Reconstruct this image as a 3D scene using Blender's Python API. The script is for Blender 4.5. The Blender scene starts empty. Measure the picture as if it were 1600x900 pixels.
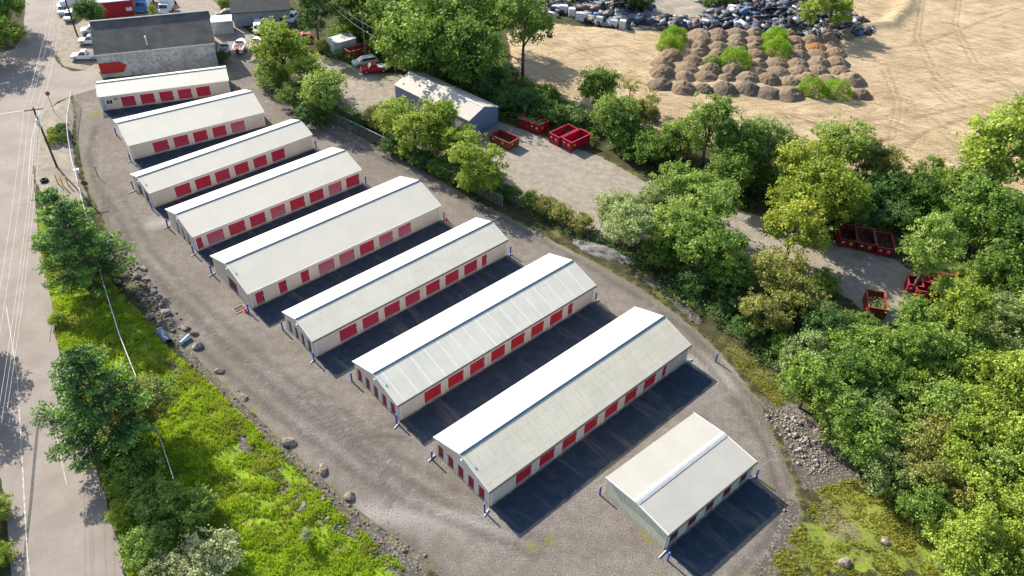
import bpy, math, random
import numpy as np
from mathutils import Vector, Matrix

scene = bpy.context.scene
COL = scene.collection
R = math.radians
PI = math.pi

CAM={'h': 65.0, 'lens': 27.0456, 'right': [0.999223, 0.025437, 0.030115], 'up': [-0.03942, 0.644779, 0.763352], 'fwd': [0.0, 0.763946, -0.64528]}
BLD=[(-72.45, 120.216, 0.39644, 6.35, 21.73, 0.322, [(3.46, 5.75),(6.57, 8.9),(9.69, 12.02),(12.75, 15.12),(15.87, 18.27)]),(-60.833, 104.55, 0.61949, 9.71, 21.94, 0.331, [(3.51, 5.93),(6.71, 9.1),(9.85, 12.15),(12.98, 15.26),(16.02, 18.44)]),(-52.579, 91.671, 0.77005, 6.54, 26.86, 0.331, [(3.59, 6.01),(6.73, 9.21),(9.88, 12.29),(13.04, 15.43),(16.21, 18.56),(19.35, 21.76)]),(-43.003, 81.792, 0.76341, 8.37, 26.88, 0.321, [(0.14, 1.27),(1.9, 4.33),(5.07, 7.54),(8.23, 10.67),(11.43, 13.83),(14.57, 16.99),(17.73, 20.17),(20.95, 23.33),(24.03, 26.45)]),(-32.425, 70.725, 0.76412, 9.85, 30.16, 0.339, [(0.93, 2.13),(4.14, 5.34),(7.29, 8.59),(9.9, 12.37),(13.06, 15.52),(16.27, 18.67),(19.41, 21.82),(22.63, 24.95)]),(-22.659, 62.812, 0.76706, 6.74, 30.36, 0.341, [(3.56, 6.03),(6.78, 9.23),(9.97, 12.4),(13.14, 15.54),(16.4, 18.73),(19.52, 21.88),(22.7, 25.06),(25.75, 26.77)]),(-11.592, 53.757, 0.76041, 8.6, 30.69, 0.329, [(3.52, 5.93),(6.82, 9.15),(9.99, 12.29),(13.17, 15.46),(16.27, 18.59),(19.54, 21.79),(22.72, 25.05),(25.84, 26.84)]),(-1.405, 43.457, 0.75676, 8.73, 30.98, 0.34, [(3.56, 5.85),(6.8, 9.07),(10.04, 12.32),(13.29, 15.56),(16.52, 18.82),(19.76, 22.01),(22.96, 25.25),(26.22, 27.14)]),(15.211, 39.573, 0.71696, 8.12, 13.25, 0.097, [(0.59, 2.12),(3.16, 4.77),(5.82, 7.38),(8.46, 10.07),(11.15, 12.66)])]
EAVE=2.645
ZONES={'road': [(-43.28, 34.3),(-48.5, 43.08),(-52.45, 48.31),(-61.33, 60.67),(-74.16, 79.02),(-89.75, 102.5),(-100.84, 117.53),(-151.9, 103.6),(-172.73, 124.87),(-112.8, 137.32),(-105.76, 140.05),(-100.19, 143.62),(-101.3, 149.23),(-105.79, 159.07),(-118.95, 186.06),(-110.53, 187.06),(-103.68, 170.67),(-96.38, 153.05),(-90.79, 140.87),(-87.5, 137.08),(-84.61, 135.07),(-80.44, 136.59),(-76.86, 131.38),(-77.23, 128.17),(-80.12, 125.36),(-81.41, 123.25),(-81.79, 120.31),(-81.2, 116.85),(-78.88, 110.43),(-76.81, 105.45),(-74.22, 99.88),(-68.84, 89.87),(-65.42, 83.9),(-62.27, 78.4),(-59.05, 73.34),(-56.22, 69.0),(-53.88, 64.59),(-51.35, 60.71),(-48.13, 55.98),(-45.08, 52.06),(-43.04, 49.6),(-40.77, 45.93),(-39.09, 43.52),(-36.96, 40.4),(-35.15, 37.8),(-33.3, 34.72)], 'yard': [(-80.57, 126.34),(-77.89, 130.22),(-56.94, 142.57),(-51.63, 141.58),(-43.97, 131.1),(-34.77, 121.4),(-26.94, 115.21),(-19.56, 108.85),(-10.55, 101.24),(-4.31, 95.69),(1.5, 91.15),(6.95, 86.43),(12.09, 82.43),(16.88, 77.99),(21.25, 72.96),(24.49, 68.14),(26.69, 63.42),(28.36, 59.03),(29.13, 53.17),(29.6, 48.26),(29.4, 44.47),(27.72, 40.88),(24.44, 37.16),(-5.31, 35.9),(-8.53, 38.5),(-11.21, 40.52),(-13.99, 42.5),(-16.92, 44.7),(-20.09, 47.47),(-23.48, 50.57),(-27.08, 53.86),(-31.77, 57.79),(-35.9, 61.56),(-40.52, 66.13),(-46.22, 72.87),(-50.66, 77.78),(-54.94, 83.12),(-58.86, 88.95),(-63.51, 95.27),(-67.64, 101.87),(-72.12, 109.91),(-76.24, 118.42)], 'lot': [(-44.85, 149.92),(-37.4, 145.32),(-27.68, 140.29),(-21.26, 138.59),(-12.34, 121.37),(-3.4, 122.11),(7.68, 115.13),(13.93, 111.41),(20.54, 104.06),(32.48, 97.75),(40.32, 94.11),(45.9, 90.51),(53.72, 86.51),(56.37, 81.75),(52.95, 75.07),(47.05, 72.31),(44.49, 77.07),(41.83, 79.51),(34.81, 82.47),(31.85, 85.11),(17.96, 88.67),(11.55, 88.24),(-2.51, 98.76),(-17.75, 111.03),(-30.67, 123.41),(-41.75, 136.74),(-49.2, 141.81),(-52.45, 144.51)], 'debris': [(23.72, 165.89),(44.47, 167.99),(48.79, 183.2),(51.7, 216.6),(27.26, 213.59),(28.87, 181.05)], 'sand': [(-3.3, 163.16),(-0.39, 155.22),(-2.18, 162.56),(2.64, 168.5),(20.26, 166.63),(27.19, 165.52),(75.21, 173.34),(78.93, 188.58),(87.59, 221.01),(275.31, 284.44),(136.77, 111.57),(91.59, 106.4),(70.03, 103.94),(63.12, 104.36),(61.03, 107.02),(47.39, 113.98),(29.41, 115.76),(21.34, 121.8),(10.39, 129.35),(4.56, 135.37),(0.27, 139.13),(-1.78, 146.84)], 'grass': [(-68.48, 89.89),(-60.67, 75.82),(-56.61, 69.8),(-53.5, 64.28),(-42.16, 48.82),(-33.13, 34.73),(-7.61, 35.81),(-11.6, 39.16),(-15.83, 42.41),(-19.82, 46.31),(-23.93, 49.71),(-27.98, 53.37),(-32.32, 57.28),(-36.29, 60.51),(-40.14, 63.42),(-42.61, 66.57),(-48.11, 71.52),(-52.98, 76.3),(-58.86, 82.86)], 'verge': [(23.25, 37.11),(28.89, 43.01),(32.04, 47.59),(37.06, 49.01),(40.47, 45.71),(41.99, 41.51),(41.72, 37.89)], 'strip': [(25.48, 69.33),(28.22, 67.24),(31.39, 62.65),(31.81, 59.21),(30.22, 57.71),(28.53, 61.49),(26.89, 64.48)], 'rubble': [(29.2, 59.56),(32.03, 59.22),(35.06, 53.46),(37.06, 49.01),(33.36, 47.66),(30.51, 46.75),(29.88, 50.68)], 'roadside': [(-82.59, 117.89),(-80.34, 125.34),(-76.24, 118.42),(-73.5, 111.07),(-67.91, 100.72),(-62.77, 93.61),(-68.37, 91.54),(-73.05, 98.13),(-77.01, 105.43)], 'park': [(-104.77, 170.55),(-97.72, 175.4),(-72.16, 182.54),(-66.48, 166.9),(-51.62, 150.87),(-52.65, 142.98),(-58.02, 138.08),(-80.2, 135.48),(-87.03, 137.12),(-92.18, 143.78)]}
LANE_SHADE=[[(-72.27, 120.29),(-52.59, 128.53),(-51.43, 125.76),(-71.11, 117.53)], [(-60.67, 104.67),(-43.13, 117.17),(-40.87, 114.0),(-58.41, 101.49)], [(-52.44, 91.81),(-33.44, 110.23),(-30.73, 107.43),(-49.72, 89.01)], [(-42.86, 81.93),(-23.73, 100.24),(-20.96, 97.35),(-40.09, 79.04)], [(-32.28, 70.86),(-10.8, 91.45),(-8.03, 88.56),(-29.51, 67.98)], [(-22.52, 62.95),(-0.95, 83.74),(1.83, 80.86),(-19.74, 60.07)], [(-11.45, 53.89),(10.5, 74.77),(13.33, 71.8),(-8.62, 50.92)], [(-1.26, 43.59),(20.97, 64.59),(23.79, 61.61),(1.56, 40.61)], [(15.36, 39.7),(25.05, 48.15),(27.68, 45.14),(17.99, 36.69)]]  # strips beside the buildings, kept within their cast shadows
SANDTR=[[(69.74, 138.37),(74.52, 128.52),(76.92, 115.19),(78.27, 100.07)], [(60.56, 124.98),(67.63, 125.56),(73.34, 117.03),(76.74, 105.34)], [(72.7, 154.76),(79.2, 150.7),(90.76, 153.31),(102.3, 149.79)], [(75.78, 159.94),(87.06, 164.43),(103.66, 177.02),(122.29, 191.14)], [(70.91, 128.22),(82.74, 134.2),(96.6, 138.0)], [(73.8, 150.2),(71.29, 135.83),(64.8, 120.73),(56.87, 116.82)], [(3.35, 143.73),(11.32, 153.74),(19.46, 156.16),(26.34, 145.84)], [(4.72, 159.76),(15.05, 149.34),(19.81, 136.72),(19.97, 125.22)], [(11.57, 160.44),(16.06, 144.89),(16.55, 133.75)], [(22.21, 130.35),(33.53, 127.56),(51.0, 127.79),(64.98, 131.44)], [(26.18, 124.54),(41.93, 123.47),(58.59, 126.01),(76.01, 132.36)], [(97.89, 192.82),(86.98, 167.93),(83.4, 148.08),(86.56, 131.98),(91.54, 122.85)], [(111.83, 203.5),(99.04, 176.54),(94.22, 155.2),(97.96, 140.82)], [(67.49, 110.41),(76.54, 119.44),(91.52, 127.5)], [(62.47, 114.09),(71.45, 123.53),(80.56, 129.01),(90.29, 129.81)], [(5.81, 138.22),(13.36, 141.73),(21.92, 139.66)], [(69.75, 143.94),(74.85, 145.84),(80.31, 143.45),(81.35, 136.69)]]
TRACKS=[[(-59.54, 90.51),(-50.66, 77.78),(-42.52, 69.45),(-34.61, 62.15),(-25.96, 54.82),(-19.32, 49.94),(-14.71, 46.55),(-9.15, 43.44),(-2.74, 40.9),(3.36, 38.49)], [(-60.02, 93.81),(-50.49, 80.54),(-41.81, 71.9),(-32.89, 63.82),(-24.23, 56.29),(-16.83, 50.9),(-10.92, 47.12),(-5.42, 43.61)], [(-22.94, 56.83),(-15.5, 50.96),(-12.21, 47.06),(-11.02, 43.35)], [(-15.83, 50.95),(-12.95, 51.94),(-10.15, 51.23)], [(29.4, 47.47),(29.62, 52.34),(28.4, 57.62),(25.93, 63.38),(22.38, 69.72),(16.68, 76.04),(8.64, 83.63),(-0.37, 91.35),(-10.36, 99.09),(-21.47, 107.7),(-33.89, 117.32),(-45.6, 128.36)], [(27.84, 45.87),(27.89, 52.25),(26.23, 57.51),(23.74, 63.78),(19.98, 69.59)], [(27.85, 45.13),(25.26, 40.77),(21.55, 37.35)], [(-77.63, 116.01),(-74.0, 107.69),(-68.0, 96.71)], [(-52.02, 61.19),(-47.0, 48.58),(-40.39, 34.42)], [(-54.54, 61.05),(-48.73, 48.49),(-42.06, 34.35)], [(-49.47, 57.33),(-45.15, 47.06),(-39.17, 34.47)], [(-70.91, 114.32),(-68.33, 106.1),(-65.36, 100.54),(-58.64, 90.58)], [(-4.71, 35.62),(-8.63, 39.29),(-11.21, 40.52)]]
PALE=[[(-14.61, 42.47),(-9.02, 42.37),(-4.05, 42.1),(-0.34, 41.84)], [(31.75, 69.12),(24.31, 62.78),(25.53, 61.33)], [(21.7, 65.25),(25.73, 62.35)], [(-51.14, 87.9),(-49.65, 88.79)], [(6.97, 87.18),(13.12, 84.63),(16.52, 83.13)]]
WEEDS=[(-72.84, 118.7, 1.54),(-69.65, 109.06, 0.83),(-48.31, 125.6, 2.52),(-43.3, 117.69, 1.54),(-54.2, 135.61, 1.21),(18.02, 80.73, 1.55),(20.12, 76.88, 1.68),(6.11, 89.42, 1.1),(-47.9, 74.03, 1.15),(-44.51, 70.52, 0.96),(-27.33, 54.75, 0.7),(2.76, 39.45, 0.84),(4.57, 40.2, 0.73),(14.06, 41.3, 1.22),(-14.63, 58.22, 0.43),(-6.04, 50.59, 0.4),(26.77, 47.35, 0.58),(28.92, 41.96, 0.92),(-28.16, 151.54, 2.62),(-33.89, 140.3, 2.48),(48.45, 86.9, 1.08),(54.22, 82.99, 1.23),(19.82, 106.87, 1.44),(48.13, 77.93, 1.86),(-26.2, 138.71, 1.72),(-66.72, 101.37, 0.99),(-73.22, 123.46, 0.91),(-53.42, 80.35, 0.86),(-49.61, 75.2, 0.99),(25.97, 49.68, 0.4),(12.76, 43.71, 0.63)]
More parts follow.
